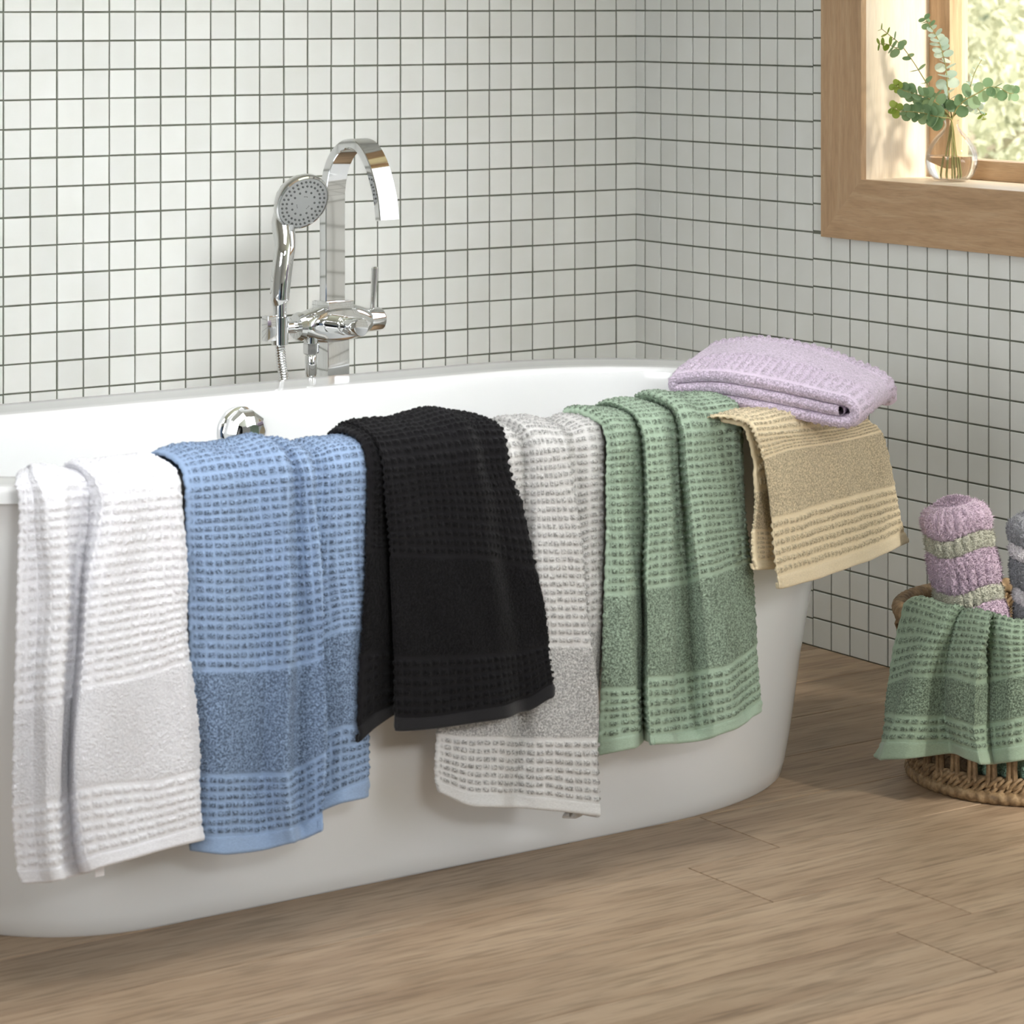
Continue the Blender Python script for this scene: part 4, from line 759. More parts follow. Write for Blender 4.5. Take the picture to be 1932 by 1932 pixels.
    'basket': [[[-0.455,-1.3346,0.15],[-0.4672,-1.3786,0.15],[-0.474,-1.4066,0.15],[-0.4717,-1.417,0.15],[-0.4506,-1.4127,0.15],[-0.4606,-1.4465,0.15],[-0.4593,-1.4678,0.15],[-0.4316,-1.4402,0.15],[-0.435,-1.4698,0.15],[-0.4182,-1.4907,0.15],[-0.3811,-1.4915,0.15]],[[-0.4607,-1.3329,0.225],[-0.4732,-1.3788,0.225],[-0.4799,-1.4078,0.225],[-0.4775,-1.4185,0.225],[-0.4564,-1.4144,0.225],[-0.4659,-1.4492,0.225],[-0.4644,-1.4711,0.225],[-0.4368,-1.4432,0.225],[-0.4397,-1.4736,0.225],[-0.4222,-1.4952,0.225],[-0.3841,-1.4968,0.225]],[[-0.4694,-1.3304,0.276],[-0.4822,-1.379,0.278],[-0.4887,-1.4095,0.278],[-0.4862,-1.4209,0.278],[-0.4651,-1.4168,0.271],[-0.474,-1.4531,0.278],[-0.4719,-1.4759,0.278],[-0.4447,-1.4476,0.265],[-0.4468,-1.4791,0.268],[-0.4282,-1.5019,0.268],[-0.3885,-1.5046,0.27]],[[-0.4857,-1.3257,0.285],[-0.4992,-1.3794,0.287],[-0.5054,-1.4128,0.287],[-0.5026,-1.4253,0.287],[-0.4815,-1.4213,0.28],[-0.4893,-1.4606,0.287],[-0.4862,-1.4851,0.287],[-0.4595,-1.4559,0.274],[-0.4601,-1.4897,0.277],[-0.4395,-1.5146,0.277],[-0.3969,-1.5194,0.279]],[[-0.504,-1.3205,0.277],[-0.5182,-1.3799,0.279],[-0.524,-1.4165,0.279],[-0.521,-1.4302,0.279],[-0.4998,-1.4264,0.272],[-0.5063,-1.469,0.279],[-0.5022,-1.4954,0.279],[-0.4761,-1.4651,0.266],[-0.475,-1.5015,0.269],[-0.4521,-1.5288,0.269],[-0.4063,-1.5359,0.271]],[[-0.5145,-1.3174,0.2433],[-0.5292,-1.3801,0.2563],[-0.5348,-1.4187,0.2578],[-0.5316,-1.433,0.2584],[-0.5104,-1.4294,0.2536],[-0.5162,-1.4739,0.2608],[-0.5115,-1.5014,0.2622],[-0.4857,-1.4705,0.2488],[-0.4837,-1.5083,0.2531],[-0.4594,-1.537,0.2538],[-0.4117,-1.5455,0.2524]],[[-0.525,-1.3151,0.1954],[-0.538,-1.3704,0.2137],[-0.5492,-1.4052,0.2232],[-0.5423,-1.4245,0.2259],[-0.5148,-1.4252,0.2225],[-0.5239,-1.471,0.2323],[-0.521,-1.4972,0.2368],[-0.4853,-1.4744,0.2203],[-0.4845,-1.5113,0.2256],[-0.4609,-1.5384,0.2292],[-0.4119,-1.5478,0.2285]],[[-0.531,-1.3158,0.157],[-0.5449,-1.3621,0.1773],[-0.5574,-1.396,0.1879],[-0.5492,-1.4185,0.1911],[-0.516,-1.4231,0.1884],[-0.5297,-1.4695,0.1946],[-0.5274,-1.4953,0.1933],[-0.4849,-1.4783,0.1873],[-0.4854,-1.5144,0.199],[-0.4617,-1.5403,0.2077],[-0.4121,-1.5501,0.206]],[[-0.5376,-1.3162,0.1109],[-0.557,-1.3502,0.1221],[-0.5757,-1.3798,0.1293],[-0.5625,-1.4082,0.1317],[-0.5165,-1.4215,0.128],[-0.5311,-1.4709,0.1326],[-0.5307,-1.4954,0.13],[-0.4858,-1.4814,0.1253],[-0.4869,-1.517,0.1374],[-0.4619,-1.5426,0.1467],[-0.4123,-1.5523,0.1455]],[[-0.5455,-1.3156,0.0727],[-0.5639,-1.3418,0.0809],[-0.5851,-1.3697,0.09],[-0.5713,-1.401,0.0946],[-0.5108,-1.4243,0.0907],[-0.5294,-1.4745,0.0965],[-0.5277,-1.4999,0.0964],[-0.4854,-1.4853,0.0893],[-0.4878,-1.52,0.1002],[-0.4621,-1.5449,0.1078],[-0.4125,-1.5546,0.1072]],[[-0.5559,-1.3133,0.0549],[-0.567,-1.336,0.0576],[-0.5881,-1.364,0.066],[-0.575,-1.3972,0.072],[-0.5088,-1.4244,0.0766],[-0.5282,-1.4777,0.0818],[-0.526,-1.5035,0.081],[-0.485,-1.4892,0.0718],[-0.4887,-1.523,0.0827],[-0.4635,-1.5463,0.0886],[-0.4139,-1.5561,0.0894]]]
}

def pchip(x, y, xq):
    """shape-preserving cubic through y[n, ...] at x[n]"""
    x = np.asarray(x, float); y = np.asarray(y, float)
    n = len(x); sh = (n,) + (1,) * (y.ndim - 1)
    hh = np.diff(x).reshape((n - 1,) + sh[1:]); d = np.diff(y, axis=0) / hh
    m = np.zeros_like(y)
    w1 = 2 * hh[1:] + hh[:-1]; w2 = hh[1:] + 2 * hh[:-1]
    same = d[:-1] * d[1:] > 0
    with np.errstate(divide='ignore', invalid='ignore'):
        hm = (w1 + w2) / (w1 / d[:-1] + w2 / d[1:])
    m[1:-1] = np.where(same, hm, 0.0)
    m[0], m[-1] = d[0], d[-1]
    i = np.clip(np.searchsorted(x, xq, side='right') - 1, 0, n - 2)
    hk = np.diff(x)[i]; t = (xq - x[i]) / hk
    t = t.reshape((-1,) + (1,) * (y.ndim - 1)); hk = hk.reshape(t.shape)
    return ((2 * t**3 - 3 * t**2 + 1) * y[i] + (t**3 - 2 * t**2 + t) * hk * m[i] + (-2 * t**3 + 3 * t**2) * y[i + 1] + (t**3 - t**2) * hk * m[i + 1])

def sstep(a, b_, x):
    t = np.clip((x - a) / (b_ - a), 0, 1)
    return t * t * (3 - 2 * t)

def blob(fr, w, e):
    """1 in the middle w of a cell, falling to 0 over e"""
    d = np.abs(fr - 0.5)
    return 1 - sstep(w / 2 - e, w / 2 + e, d)

def waffle(S, T, pu, pv, rg, amp, wu=0.72, wv=0.50):
    ia = np.floor(S / pu).astype(int); ib = np.floor(T / pv).astype(int)
    k = 97
    tab = rg.random((k, k, 3))
    rnd = tab[ib % k, ia % k]
    fa = S / pu - ia + (rnd[..., 0] - 0.5) * 0.10
    fb = T / pv - ib + (rnd[..., 1] - 0.5) * 0.12
    return amp * (0.72 + 0.45 * rnd[..., 2]) * blob(fa, wu, 0.11) * blob(fb, wv, 0.13)

def cloth_arrays(Gd, step):
    Gd = np.array(Gd)
    rowlen = np.linalg.norm(np.diff(Gd, axis=0), axis=2).mean(1)
    tk = np.r_[0, np.cumsum(rowlen)]
    collen = np.sqrt((np.diff(Gd[5:], axis=1) ** 2).sum(2)).mean(0)
    sk = np.r_[0, np.cumsum(collen)]
    return Gd, tk, sk

def make_towel(name, key, col, label, seed, step=0.0015, pu=0.0110, pv=0.0106, amp=0.0026, group=None, dark=0.27, sheen=0.06):
    Gd, tk, sk = cloth_arrays(TOWEL_GRIDS[key], step)
    rg = np.random.default_rng(seed)
    t = np.unique(np.round(np.r_[np.arange(0, tk[-1], step), tk], 7))
    t = t[np.r_[True, np.diff(t) > step * 0.3]]
    for kk in (7, 8, 9, 10):                       # keep band edges exactly on a row
        t[np.argmin(np.abs(t - tk[kk]))] = tk[kk]
    s = np.linspace(0, sk[-1], int(sk[-1] / step))
    A = pchip(tk, Gd, t)                           # rows dense
    B = pchip(sk, A.transpose(1, 0, 2), s).transpose(1, 0, 2)
    S, T = np.meshgrid(s, t)
    # long, low wobble so that nothing is ruled straight
    du = np.gradient(B, axis=1); dv = np.gradient(B, axis=0)
    nr_ = np.cross(dv, du); nr_ /= np.maximum(np.linalg.norm(nr_, axis=2, keepdims=True), 1e-9)
    mid = nr_[int(len(t) * 0.7)].mean(0)
    if mid @ np.array([-0.5, -0.8, 0.1]) < 0: nr_ = -nr_
    ph = rg.random(6) * 6.28
    wob = 0.0016 * np.sin(S * 38 + T * 9 + ph[0]) * np.sin(T * 21 + ph[1]) + 0.0011 * np.sin(S * 75 - T * 33 + ph[2])
    rag = 0.0007 * np.sin(T * 310 + ph[3]) + 0.0005 * np.sin(T * 733 + ph[4])
    h_ = np.zeros_like(S)
    t2, t3, t4, t5 = tk[7], tk[8], tk[9], tk[10]
    inner = blob(S / sk[-1], 1 - 2 * 0.004 / sk[-1], 0.002 / sk[-1])
    field = T < t2 - 0.003
    nb = max(1, round((t4 - t3 - 0.004) / pv)); pvb = (t4 - t3 - 0.004) / nb
    border = (T > t3 + 0.001) & (T < t4 - 0.001)
    plain = (T >= t2) & (T <= t3)
    wf = waffle(S + 0.004, t2 - T - 0.002, pu, pv, rg, amp) * field
    wb = waffle(S + 0.004, T - t3 - 0.002, pu, pvb, rg, amp) * border
    pl = plain * 0.0013 * sstep(0, 0.004, T - t2) * sstep(0, 0.004, t3 - T)
    h_ = (wf + wb) * inner + pl
    pile = np.clip(h_ / (amp * 0.55), 0, 1)
    h_ += rg.normal(size=S.shape) * (0.00003 + 0.00042 * pile) + wob
    h_ += 0.0012 * (T > t4) * sstep(t4 - 0.002, t4 + 0.003, T)
    Pn = B + nr_ * h_[..., None]
    Pn[:, :, 0] += rag * sstep(0.02, 0.0, np.minimum(S, sk[-1] - S))
    # rolled edges give the sheet its thickness
    def curl(Pm, axis, at_end, r_=0.0032):
        if axis == 1:
            e0 = Pm[:, -1 if at_end else 0]; e1 = Pm[:, -5 if at_end else 4]; nn = nr_full[:, -1 if at_end else 0]
        else:
            e0 = Pm[-1]; e1 = Pm[-5]; nn = nr_full[-1]
        out = e0 - e1; out /= np.maximum(np.linalg.norm(out, axis=1, keepdims=True), 1e-9)
        res = []
        for a in (40, 80, 120, 160):
            res.append(e0 + out * r_ * math.sin(R(a)) - nn * r_ * (1 - math.cos(R(a))))
        res.append(e0 - out * 0.006 - nn * r_ * 1.9)
        return res
    nr_full = nr_
    left = curl(Pn, 1, False); right = curl(Pn, 1, True)
    Pn = np.concatenate([np.stack(left[::-1], 1), Pn, np.stack(right, 1)], 1)
    nr_full = np.concatenate([np.repeat(nr_[:, :1], 5, 1), nr_, np.repeat(nr_[:, -1:], 5, 1)], 1)
    bot = curl(Pn, 0, True)
    Pn = np.concatenate([Pn, np.stack(bot, 0)], 0)
    pile = np.pad(pile, ((0, 5), (5, 5)), mode='edge')
    tt = np.r_[t, np.full(5, t[-1] + 0.01)]
    root = np.array([Pn[..., 0].mean(), Pn[..., 1].mean(), Pn[-1, :, 2].mean()])
    th = thing(name, root, label, 'towel', group)
    mt = mat_terry(name + '_terry', col, dark, sheen=sheen); mh = mat_hem(name + '_hem', col)
    W = Pn.shape[1]
    bands = (('waffle_field', 0, t2, mt), ('terry_band', t2, t3, mt), ('waffle_border', t3, t4, mt), ('hem', t4, 1e9, mh))
    for nm, a, b_, m_ in bands:
        r0 = np.searchsorted(tt, a - 1e-9); r1 = min(np.searchsorted(tt, b_ - 1e-9), len(tt) - 1)
        blk = Pn[r0:r1 + 1]
        n_r = blk.shape[0]
        ix = np.arange(n_r * W).reshape(n_r, W)
        qd = np.stack([ix[:-1, :-1], ix[1:, :-1], ix[1:, 1:], ix[:-1, 1:]], -1).reshape(-1, 4)
        link(nm, np_mesh(nm, blk.reshape(-1, 3) - root, qd, m_, True, pile[r0:r1 + 1]), th)
    return th

white = make_towel('bath_towel', 'white', rgb(228, 228, 233), 'white waffle-weave towel hanging over the tub rim beside the blue towel', 11, dark=0.92, pu=0.0125, pv=0.0118, amp=0.0021)
make_towel('bath_towel', 'blue', rgb(142, 164, 195), 'blue waffle-weave towel hanging over the tub rim between white and black towels', 12)
make_towel('bath_towel', 'black', rgb(24, 23, 25), 'black waffle-weave towel hanging over the tub rim, overlapping the grey one', 13, sheen=0.05)
make_towel('bath_towel', 'gray', rgb(198, 197, 195), 'light grey waffle-weave towel hanging partly behind the black towel on the tub', 14, dark=0.42)
make_towel('bath_towel', 'green', rgb(158, 177, 157), 'sage green waffle-weave towel hanging over the tub rim beside the grey one', 15)
make_towel('bath_towel', 'beige', rgb(224, 208, 176), 'beige towel hanging over the tub rim under the folded lilac towel', 16, dark=0.45)
wr = Vector(white.location)
MB(wr).box((-1.868, -1.385, 0.118), (-1.856, -1.384, 0.150)).build('care_tag', simple('tag_cloth', rgb(238, 236, 238), 0.8), white, False)

# ---- folded lilac towel on the rim
def folded_towel():
    d1 = np.array([0.6, -0.8, 0]); d2 = np.array([0.8, 0.6, 0])
    LA, LB, th = 0.285, 0.275, 0.0140
    # centre line of the folded sheet in (a, z): middle layer, left loop, top layer, right loop, bottom layer
    lay = []
    zb, zm, zt = 0.0075, 0.0225, 0.0375
    for a in np.linspace(0.256, 0.022, 26): lay.append((a, zm))
    for g in np.linspace(0, 180, 9)[1:-1]: lay.append((0.022 - 0.008 * math.sin(R(g)), zm + (zt - zm) / 2 * (1 - math.cos(R(g)))))
    for a in np.linspace(0.022, 0.260, 28): lay.append((a, zt))
    for g in np.linspace(0, 180, 11)[1:-1]: lay.append((0.260 + 0.018 * math.sin(R(g)), zt - (zt - zb) / 2 * (1 - math.cos(R(g)))))
    for a in np.linspace(0.260, 0.030, 26): lay.append((a, zb))
    lay = np.array(lay)
    seg = np.r_[0, np.cumsum(np.linalg.norm(np.diff(lay, axis=0), axis=1))]
    q_ = np.arange(0, seg[-1], 0.0022)
    cl_ = np.stack([np.interp(q_, seg, lay[:, k]) for k in (0, 1)], 1)
    tg = np.gradient(cl_, axis=0); tg /= np.linalg.norm(tg, axis=1)[:, None]
    nn = np.stack([-tg[:, 1], tg[:, 0]], 1)
    hw = th / 2 * 0.97
    up = cl_ + nn * hw; dn_ = cl_ - nn * hw
    capA = [cl_[-1] + nn[-1] * hw * math.cos(R(g)) + tg[-1] * hw * math.sin(R(g)) for g in (30, 60, 90, 120, 150)]
    capB = [cl_[0] - nn[0] * hw * math.cos(R(g)) - tg[0] * hw * math.sin(R(g)) for g in (30, 60, 90, 120, 150)]
    out = np.concatenate([up, np.array(capA), dn_[::-1], np.array(capB)])     # closed outline
    outn = np.concatenate([nn, np.repeat(nn[-1:], 5, 0), -nn[::-1], np.repeat(-nn[:1], 5, 0)])
    per = np.r_[0, np.cumsum(np.linalg.norm(np.diff(out, axis=0), axis=1))]
    bs = np.arange(0, LB, 0.0022)
    rg = np.random.default_rng(31)
    Pm, Bm = np.meshgrid(per, bs)
    A_ = np.repeat(out[None, :, 0], len(bs), 0); Z_ = np.repeat(out[None, :, 1], len(bs), 0)
    NA = np.repeat(outn[None, :, 0], len(bs), 0); NZ = np.repeat(outn[None, :, 1], len(bs), 0)
    wz = ((Bm < 0.094) & (Bm > 0.006)) | (Bm > 0.205)
    wf = waffle(Pm, Bm - 0.006, 0.0116, 0.0112, rg, 0.0036, 0.62, 0.58) * wz * sstep(LB - 0.004, LB - 0.016, Bm)
    h_ = wf + 0.0012 * ((Bm >= 0.098) & (Bm <= 0.203)) - 0.0022 * np.exp(-((Bm - 0.0965) / 0.0018) ** 2)
    h_ += rg.normal(size=h_.shape) * (0.00025 + 0.10 * np.minimum(h_, 0.003))
    A_ = A_ + NA * h_; Z_ = Z_ + NZ * h_
    # soft ends of the slab
    endr = 0.010
    fr = np.clip((endr - Bm) / endr, 0, 1); bk = np.clip((Bm - (LB - 0.03)) / 0.03, 0, 1)
    # overall shape: crown in the middle, sagging at the outer end
    an = A_ / LA; bn = Bm / LB
    thick = 1.0 + 0.28 * np.sin(np.clip(an, 0, 1) * np.pi) * (0.25 + 0.75 * np.sin(np.clip(bn * 0.8 + 0.1, 0, 1) * np.pi)) - 0.40 * bk ** 2
    z = 0.5985 - 0.026 * sstep(0.15, 1.0, an) - 0.006 * sstep(0.35, 0, an) + 0.018 * np.sin(np.clip(bn * 0.95, 0, 1) * np.pi / 2) ** 1.2 * (1 - 0.9 * sstep(0.6, 1.05, an)) - 0.012 * bk ** 2
    z = z + Z_ * thick
    bb = Bm + 0.004 * np.sin(A_ * 40) * (Bm < 0.05)
    F0 = np.array([-0.908, -1.256, 0.0])
    W = F0 + d1 * A_[..., None] + d2 * bb[..., None] + np.array([0, 0, 1]) * z[..., None]
    return W, out, bs, np.clip(h_ / 0.002, 0, 1)
W, outl, bs, lpile = folded_towel()
root = W.reshape(-1, 3).mean(0); root[2] = W[..., 2].min()
lil = thing('folded_towel', root, 'folded lilac waffle-weave towel lying on the tub rim over the beige towel', 'towel')
LILAC = mat_terry('lilac_terry', rgb(214, 198, 218), 0.50)
nb_, npr = W.shape[:2]
ix = np.arange(nb_ * npr).reshape(nb_, npr)
nxt = np.roll(ix, -1, 1)
qd = np.stack([ix[:-1], nxt[:-1], nxt[1:], ix[1:]], -1).reshape(-1, 4)
def split_b(nm, r0, r1):
    blk = W[r0:r1 + 1].reshape(-1, 3) - root
    i2 = np.arange(blk.shape[0]).reshape(-1, npr); n2 = np.roll(i2, -1, 1)
    q2 = np.stack([i2[:-1], n2[:-1], n2[1:], i2[1:]], -1).reshape(-1, 4)
    return link(nm, np_mesh(nm, blk, q2, LILAC, True, lpile[r0:r1 + 1]), lil)
kA = int(np.searchsorted(bs, 0.096)); kB = int(np.searchsorted(bs, 0.204))
split_b('waffle_field', 0, kA); split_b('terry_band', kA, kB); split_b('waffle_border', kB, nb_ - 1)
for nm, row, sg in (('edge_face', 0, -1), ('edge_face', nb_ - 1, 1)):
    # end faces between the two skins of the sheet, softly bulged
    nup = (npr - 10) // 2
    up_ = W[row, :nup]; dn2 = W[row, nup + 5:nup + 5 + nup][::-1]
    dd = np.array([0.8, 0.6, 0]) * sg
    cols = []
    rg = np.random.default_rng(5)
    for k, f_ in enumerate(np.linspace(0, 1, 9)):
        bul = 0.0042 * math.sin(math.pi * f_)
        cols.append(up_ * (1 - f_) + dn2 * f_ + dd * bul + rg.normal(size=up_.shape) * (0.0006 if 0 < k < 8 else 0))
    E = np.stack(cols, 1)
    i2 = np.arange(E.shape[0] * 9).reshape(-1, 9)
    q2 = np.stack([i2[:-1, :-1], i2[1:, :-1], i2[1:, 1:], i2[:-1, 1:]], -1).reshape(-1, 4)
    if sg > 0: q2 = q2[:, ::-1]
    link(nm, np_mesh(nm, E.reshape(-1, 3) - root, q2, LILAC), lil)

# ================================================================ BASKET CORNER
BX, BY = -0.315, -1.375
bo = Vector((BX, BY, 0))
bk = thing('wicker_basket', bo, 'round woven seagrass basket with open slots standing on the floor', 'basket')
def brad(z): return 0.164 + 0.020 * min(1, z / 0.25)
def coil(z, rad, tr, wraps, name):
    n = wraps * 6
    path = [(math.cos(2 * math.pi * k / n) * rad, math.sin(2 * math.pi * k / n) * rad, z) for k in range(n)]
    rings_ = []
    for k, p in enumerate(path):
        a = 2 * math.pi * k / n
        u = Vector((math.cos(a), math.sin(a), 0))
        rr_ = tr * (1 + 0.16 * abs(math.sin(math.pi * k / 6)) - 0.08)
        rings_.append([Vector(p) + (u * math.cos(t) + Vector((0, 0, 1)) * math.sin(t)) * tr * (0.90 + 0.18 * abs(math.sin(math.pi * (k / 6 + 0.5 * t / math.pi)))) for t in [2 * math.pi * i / 12 for i in range(12)]])
    V_ = np.array([[list(v) for v in r_] for r_ in rings_])
    ix_ = np.arange(n * 12).reshape(n, 12)
    q2 = np.stack([ix_, np.roll(ix_, -1, 0), np.roll(np.roll(ix_, -1, 0), -1, 1), np.roll(ix_, -1, 1)], -1).reshape(-1, 4)
    return link(name, np_mesh(name, V_.reshape(-1, 3), q2, STRAW), bk)
coil(0.010, 0.166, 0.0100, 66, 'base_coil')
coil(0.250, 0.183, 0.0120, 70, 'rim_coil')
def weave_row(z, k_w, ph, seed):
    rg = np.random.default_rng(seed)
    vs, qs = [], []
    n = 260
    for st in range(4):
        pz = st * math.pi / 2 + ph
        jit = np.interp(np.linspace(0, 1, n, endpoint=False), np.linspace(0, 1, 26), np.r_[rg.normal(size=25), 0] * 0.0012)
        th = np.linspace(0, 2 * np.pi, n, endpoint=False)
        rad = brad(z) + 0.0045 * np.cos(k_w * th + pz) + jit
        zz = z + 0.0062 * np.sin(k_w * th + pz) + jit * 0.6
        pc = np.stack([np.cos(th) * rad, np.sin(th) * rad, zz], 1)
        e = np.stack([np.cos(th), np.sin(th), np.zeros(n)], 1)
        tb = [pc + (e * math.cos(a) * 0.0030 + np.array([0, 0, 1]) * math.sin(a) * 0.0042) for a in [2 * math.pi * i / 6 for i in range(6)]]
        V_ = np.stack(tb, 1); base = sum(len(v) for v in vs)
        ix_ = base + np.arange(n * 6).reshape(n, 6)
        qs.append(np.stack([ix_, np.roll(ix_, -1, 0), np.roll(np.roll(ix_, -1, 0), -1, 1), np.roll(ix_, -1, 1)], -1).reshape(-1, 4))
        vs.append(V_.reshape(-1, 3))
    return link('weave_row', np_mesh('weave_row', np.concatenate(vs), np.concatenate(qs), STRAW), bk)
for i, z in enumerate((0.021, 0.031, 0.079, 0.091, 0.103, 0.117, 0.131, 0.143, 0.155, 0.167, 0.179, 0.191, 0.203, 0.215, 0.227, 0.238)):
    weave_row(z, 26 + (i % 3), i * 1.3, 40 + i)
stm = MB()
for dy in (-0.0045, 0.0045):
    stm.tube([(0, dy * 1.15, 0.0), (0.001, dy * 0.8, 0.03), (0, dy * 1.1, 0.062)], 0.0042, 7)
stake_me = stm.mesh('stake', STRAW)
for k in range(36):
    a = 2 * math.pi * k / 36
    o = link('stake', stake_me, bk)
    o.location = (math.cos(a) * brad(0.05), math.sin(a) * brad(0.05), 0.025)
    o.rotation_euler = (0, 0, a)
fl = []
for i in range(14):
    fl.append(0.008 + 0.0115 * i)
bb_ = MB()
for rr_ in fl[1:]:
    n = 64
    bb_.tube([(math.cos(2 * math.pi * k / n) * rr_, math.sin(2 * math.pi * k / n) * rr_, 0.010) for k in range(n + 1)], 0.0062, 8, False)
bb_.build('base_mat', STRAW, bk)

make_towel('draped_towel', 'basket', rgb(138, 156, 136), 'sage green waffle-weave towel draped over the rim of the wicker basket', 17, step=0.0016)

# green towel lying folded inside the basket, seen through the slots
def soft_slab(name, loc, sx, sy, sz, rot, mat, label, seed):
    rg = np.random.default_rng(seed)
    n1, n2 = 60, 40
    th = np.linspace(-math.pi / 2, math.pi / 2, n2); ph = np.linspace(0, 2 * math.pi, n1, endpoint=False)
    PH, TH = np.meshgrid(ph, th)
    sg = lambda v, p: np.sign(v) * np.abs(v) ** p
    X_ = sx * sg(np.cos(TH), 0.5) * sg(np.cos(PH), 0.45)
    Y_ = sy * sg(np.cos(TH), 0.5) * sg(np.sin(PH), 0.45)
    Z_ = sz * (sg(np.sin(TH), 0.7) + 1)
    Z_ += 0.10 * sz * np.sin(X_ * 40) * np.sin(Y_ * 33 + 1)
    X_ += 0.05 * sx * np.sin(Z_ / sz * 7.5)
    Y_ += 0.05 * sy * np.sin(Z_ / sz * 7.5)
    V_ = np.stack([X_, Y_, Z_], -1).reshape(-1, 3) + rg.normal(size=(n1 * n2, 3)) * 0.0004
    ix_ = np.arange(n1 * n2).reshape(n2, n1); nx_ = np.roll(ix_, -1, 1)
    q2 = np.stack([ix_[:-1], nx_[:-1], nx_[1:], ix_[1:]], -1).reshape(-1, 4)
    o = link(name, np_mesh(name, V_, q2, mat))
    o.location = loc; o.rotation_euler = (0, 0, rot)
    return tag(o, label, 'towel')
GREENIN = mat_terry('pale_green_terry', rgb(150, 184, 158), 0.4)
soft_slab('folded_towel', (BX - 0.035, BY - 0.045, 0.0175), 0.095, 0.07, 0.035, 0.5, GREENIN, 'pale green folded towel lying inside the basket behind its open slots', 3)

# ---- rolled bath mats standing in the basket
def rolled_mat(name, p0, p1, rad, stripes, label, seed, mats, pn):
    p0 = Vector(p0); p1 = Vector(p1)
    L_ = (p1 - p0).length
    root = thing(name, p0, label, 'bath mat')
    root.rotation_mode = 'QUATERNION'
    root.rotation_quaternion = (p1 - p0).to_track_quat('Z', 'Y')
    rg = np.random.default_rng(seed)
    na = 200
    ph = rg.random(12) * 6.28
    z_edges = np.cumsum([0] + [w for w, _ in stripes]); z_edges = z_edges / z_edges[-1] * L_
    for i, (w, mi) in enumerate(stripes):
        za, zb = z_edges[i], z_edges[i + 1]
        last = i == len(stripes) - 1
        nz_ = max(6, int((zb - za) / 0.0022)) + 1
        zz = np.linspace(za, zb, nz_)
        A_, Z_ = np.meshgrid(np.linspace(0, 2 * np.pi, na, endpoint=False), zz)
        f_ = (Z_ - za) / (zb - za)
        bulge = (0.0055 if mi == 0 else 0.0035) * np.sqrt(np.clip(4 * f_ * (1 - f_), 0, 1))
        r_ = rad - 0.004 + bulge
        lobes = np.abs(np.sin(A_ * 8.5 + ph[i % 12] + 1.3 * np.sin(A_ * 2 + ph[(i + 1) % 12]) + 8 * (Z_ - za)))
        r_ = r_ - 0.0045 * (1 - lobes) ** 2.5
        r_ = r_ + 0.0018 * np.sin(A_ * 31 + Z_ * 120 + ph[2]) * np.sin(Z_ * 240 + A_ * 9)
        r_ = r_ + rg.normal(size=r_.shape) * 0.0008
        # spiral seam of the roll
        seam = np.exp(-((A_ - 2.2) / 0.05) ** 2)
        r_ = r_ - 0.006 * seam
        zst = np.zeros_like(Z_)
        if last:
            rnd = np.clip((Z_ - (zb - 0.026)) / 0.026, 0, 1)
            r_ = r_ - 0.024 * (1 - np.sqrt(np.clip(1 - 0.97 * rnd ** 2, 0, 1)))
        V_ = np.stack([np.cos(A_) * r_, np.sin(A_) * r_, Z_ + 0.004 * np.sin(A_ * 3 + ph[5]) * (1 - (f_ if last else 0))], -1)
        if last:   # domed, spirally rolled top
            extra = []
            for k, q_ in enumerate(np.linspace(1, 0.02, 22)[1:]):
                rr_ = (rad - 0.024) * q_
                zt = zb + 0.007 * (1 - q_ ** 2) + 0.0012 * np.sin(q_ * 22 + A_[0])
                extra.append(np.stack([np.cos(A_[0]) * rr_, np.sin(A_[0]) * rr_, np.full(na, 0.0) + zt], -1) + rg.normal(size=(na, 3)) * 0.0006)
            V_ = np.concatenate([V_, np.stack(extra)], 0)
        n_r = V_.shape[0]
        ix_ = np.arange(n_r * na).reshape(n_r, na); nx_ = np.roll(ix_, -1, 1)
        q2 = np.stack([ix_[:-1], nx_[:-1], nx_[1:], ix_[1:]], -1).reshape(-1, 4)
        st = link(pn[mi], np_mesh(pn[mi], V_.reshape(-1, 3), q2, mats[mi]), root)
        # tufts of pile
        nt_ = int(5200 * (zb - za) / 0.05)
        kk = rg.integers(0, n_r * na, nt_)
        base = V_.reshape(-1, 3)[kk]
        rad_d = base.copy(); rad_d[:, 2] = 0
        rad_d /= np.maximum(np.linalg.norm(rad_d, axis=1, keepdims=True), 1e-6)
        if last: rad_d[:, 2] = np.clip((base[:, 2] - (zb - 0.02)) / 0.02, 0, 1.5)
        dd = rad_d + rg.normal(size=rad_d.shape) * 0.55
        dd /= np.linalg.norm(dd, axis=1, keepdims=True)
        side = np.cross(dd, rg.normal(size=dd.shape)); side /= np.linalg.norm(side, axis=1, keepdims=True)
        ln = (0.0030 + 0.0026 * rg.random((nt_, 1)))
        tri = np.stack([base - side * 0.0007, base + side * 0.0007, base + dd * ln], 1).reshape(-1, 3)
        tf = link('pile_tufts', np_mesh('pile_tufts', tri, np.arange(nt_ * 3).reshape(-1, 3), mats[mi], False), st)
        tf['kind'] = 'stuff'
    return root
LILPILE = mat_terry('lilac_pile', rgb(198, 176, 194), 0.66, 1.0, 420)
SAGEPILE = mat_terry('sage_pile', rgb(190, 190, 174), 0.7, 1.0, 420)
GREYPILE = mat_terry('grey_pile', rgb(142, 144, 150), 0.66, 1.0, 420)
WHITEPILE = mat_terry('white_pile', rgb(226, 222, 226), 0.8, 1.0, 420)
ax = np.array([-0.4045, -1.3185, 0.413]); bx = np.array([-0.372, -1.344, 0.176])
dv_ = (ax - bx) / np.linalg.norm(ax - bx)
p_low = ax - dv_ * 0.322
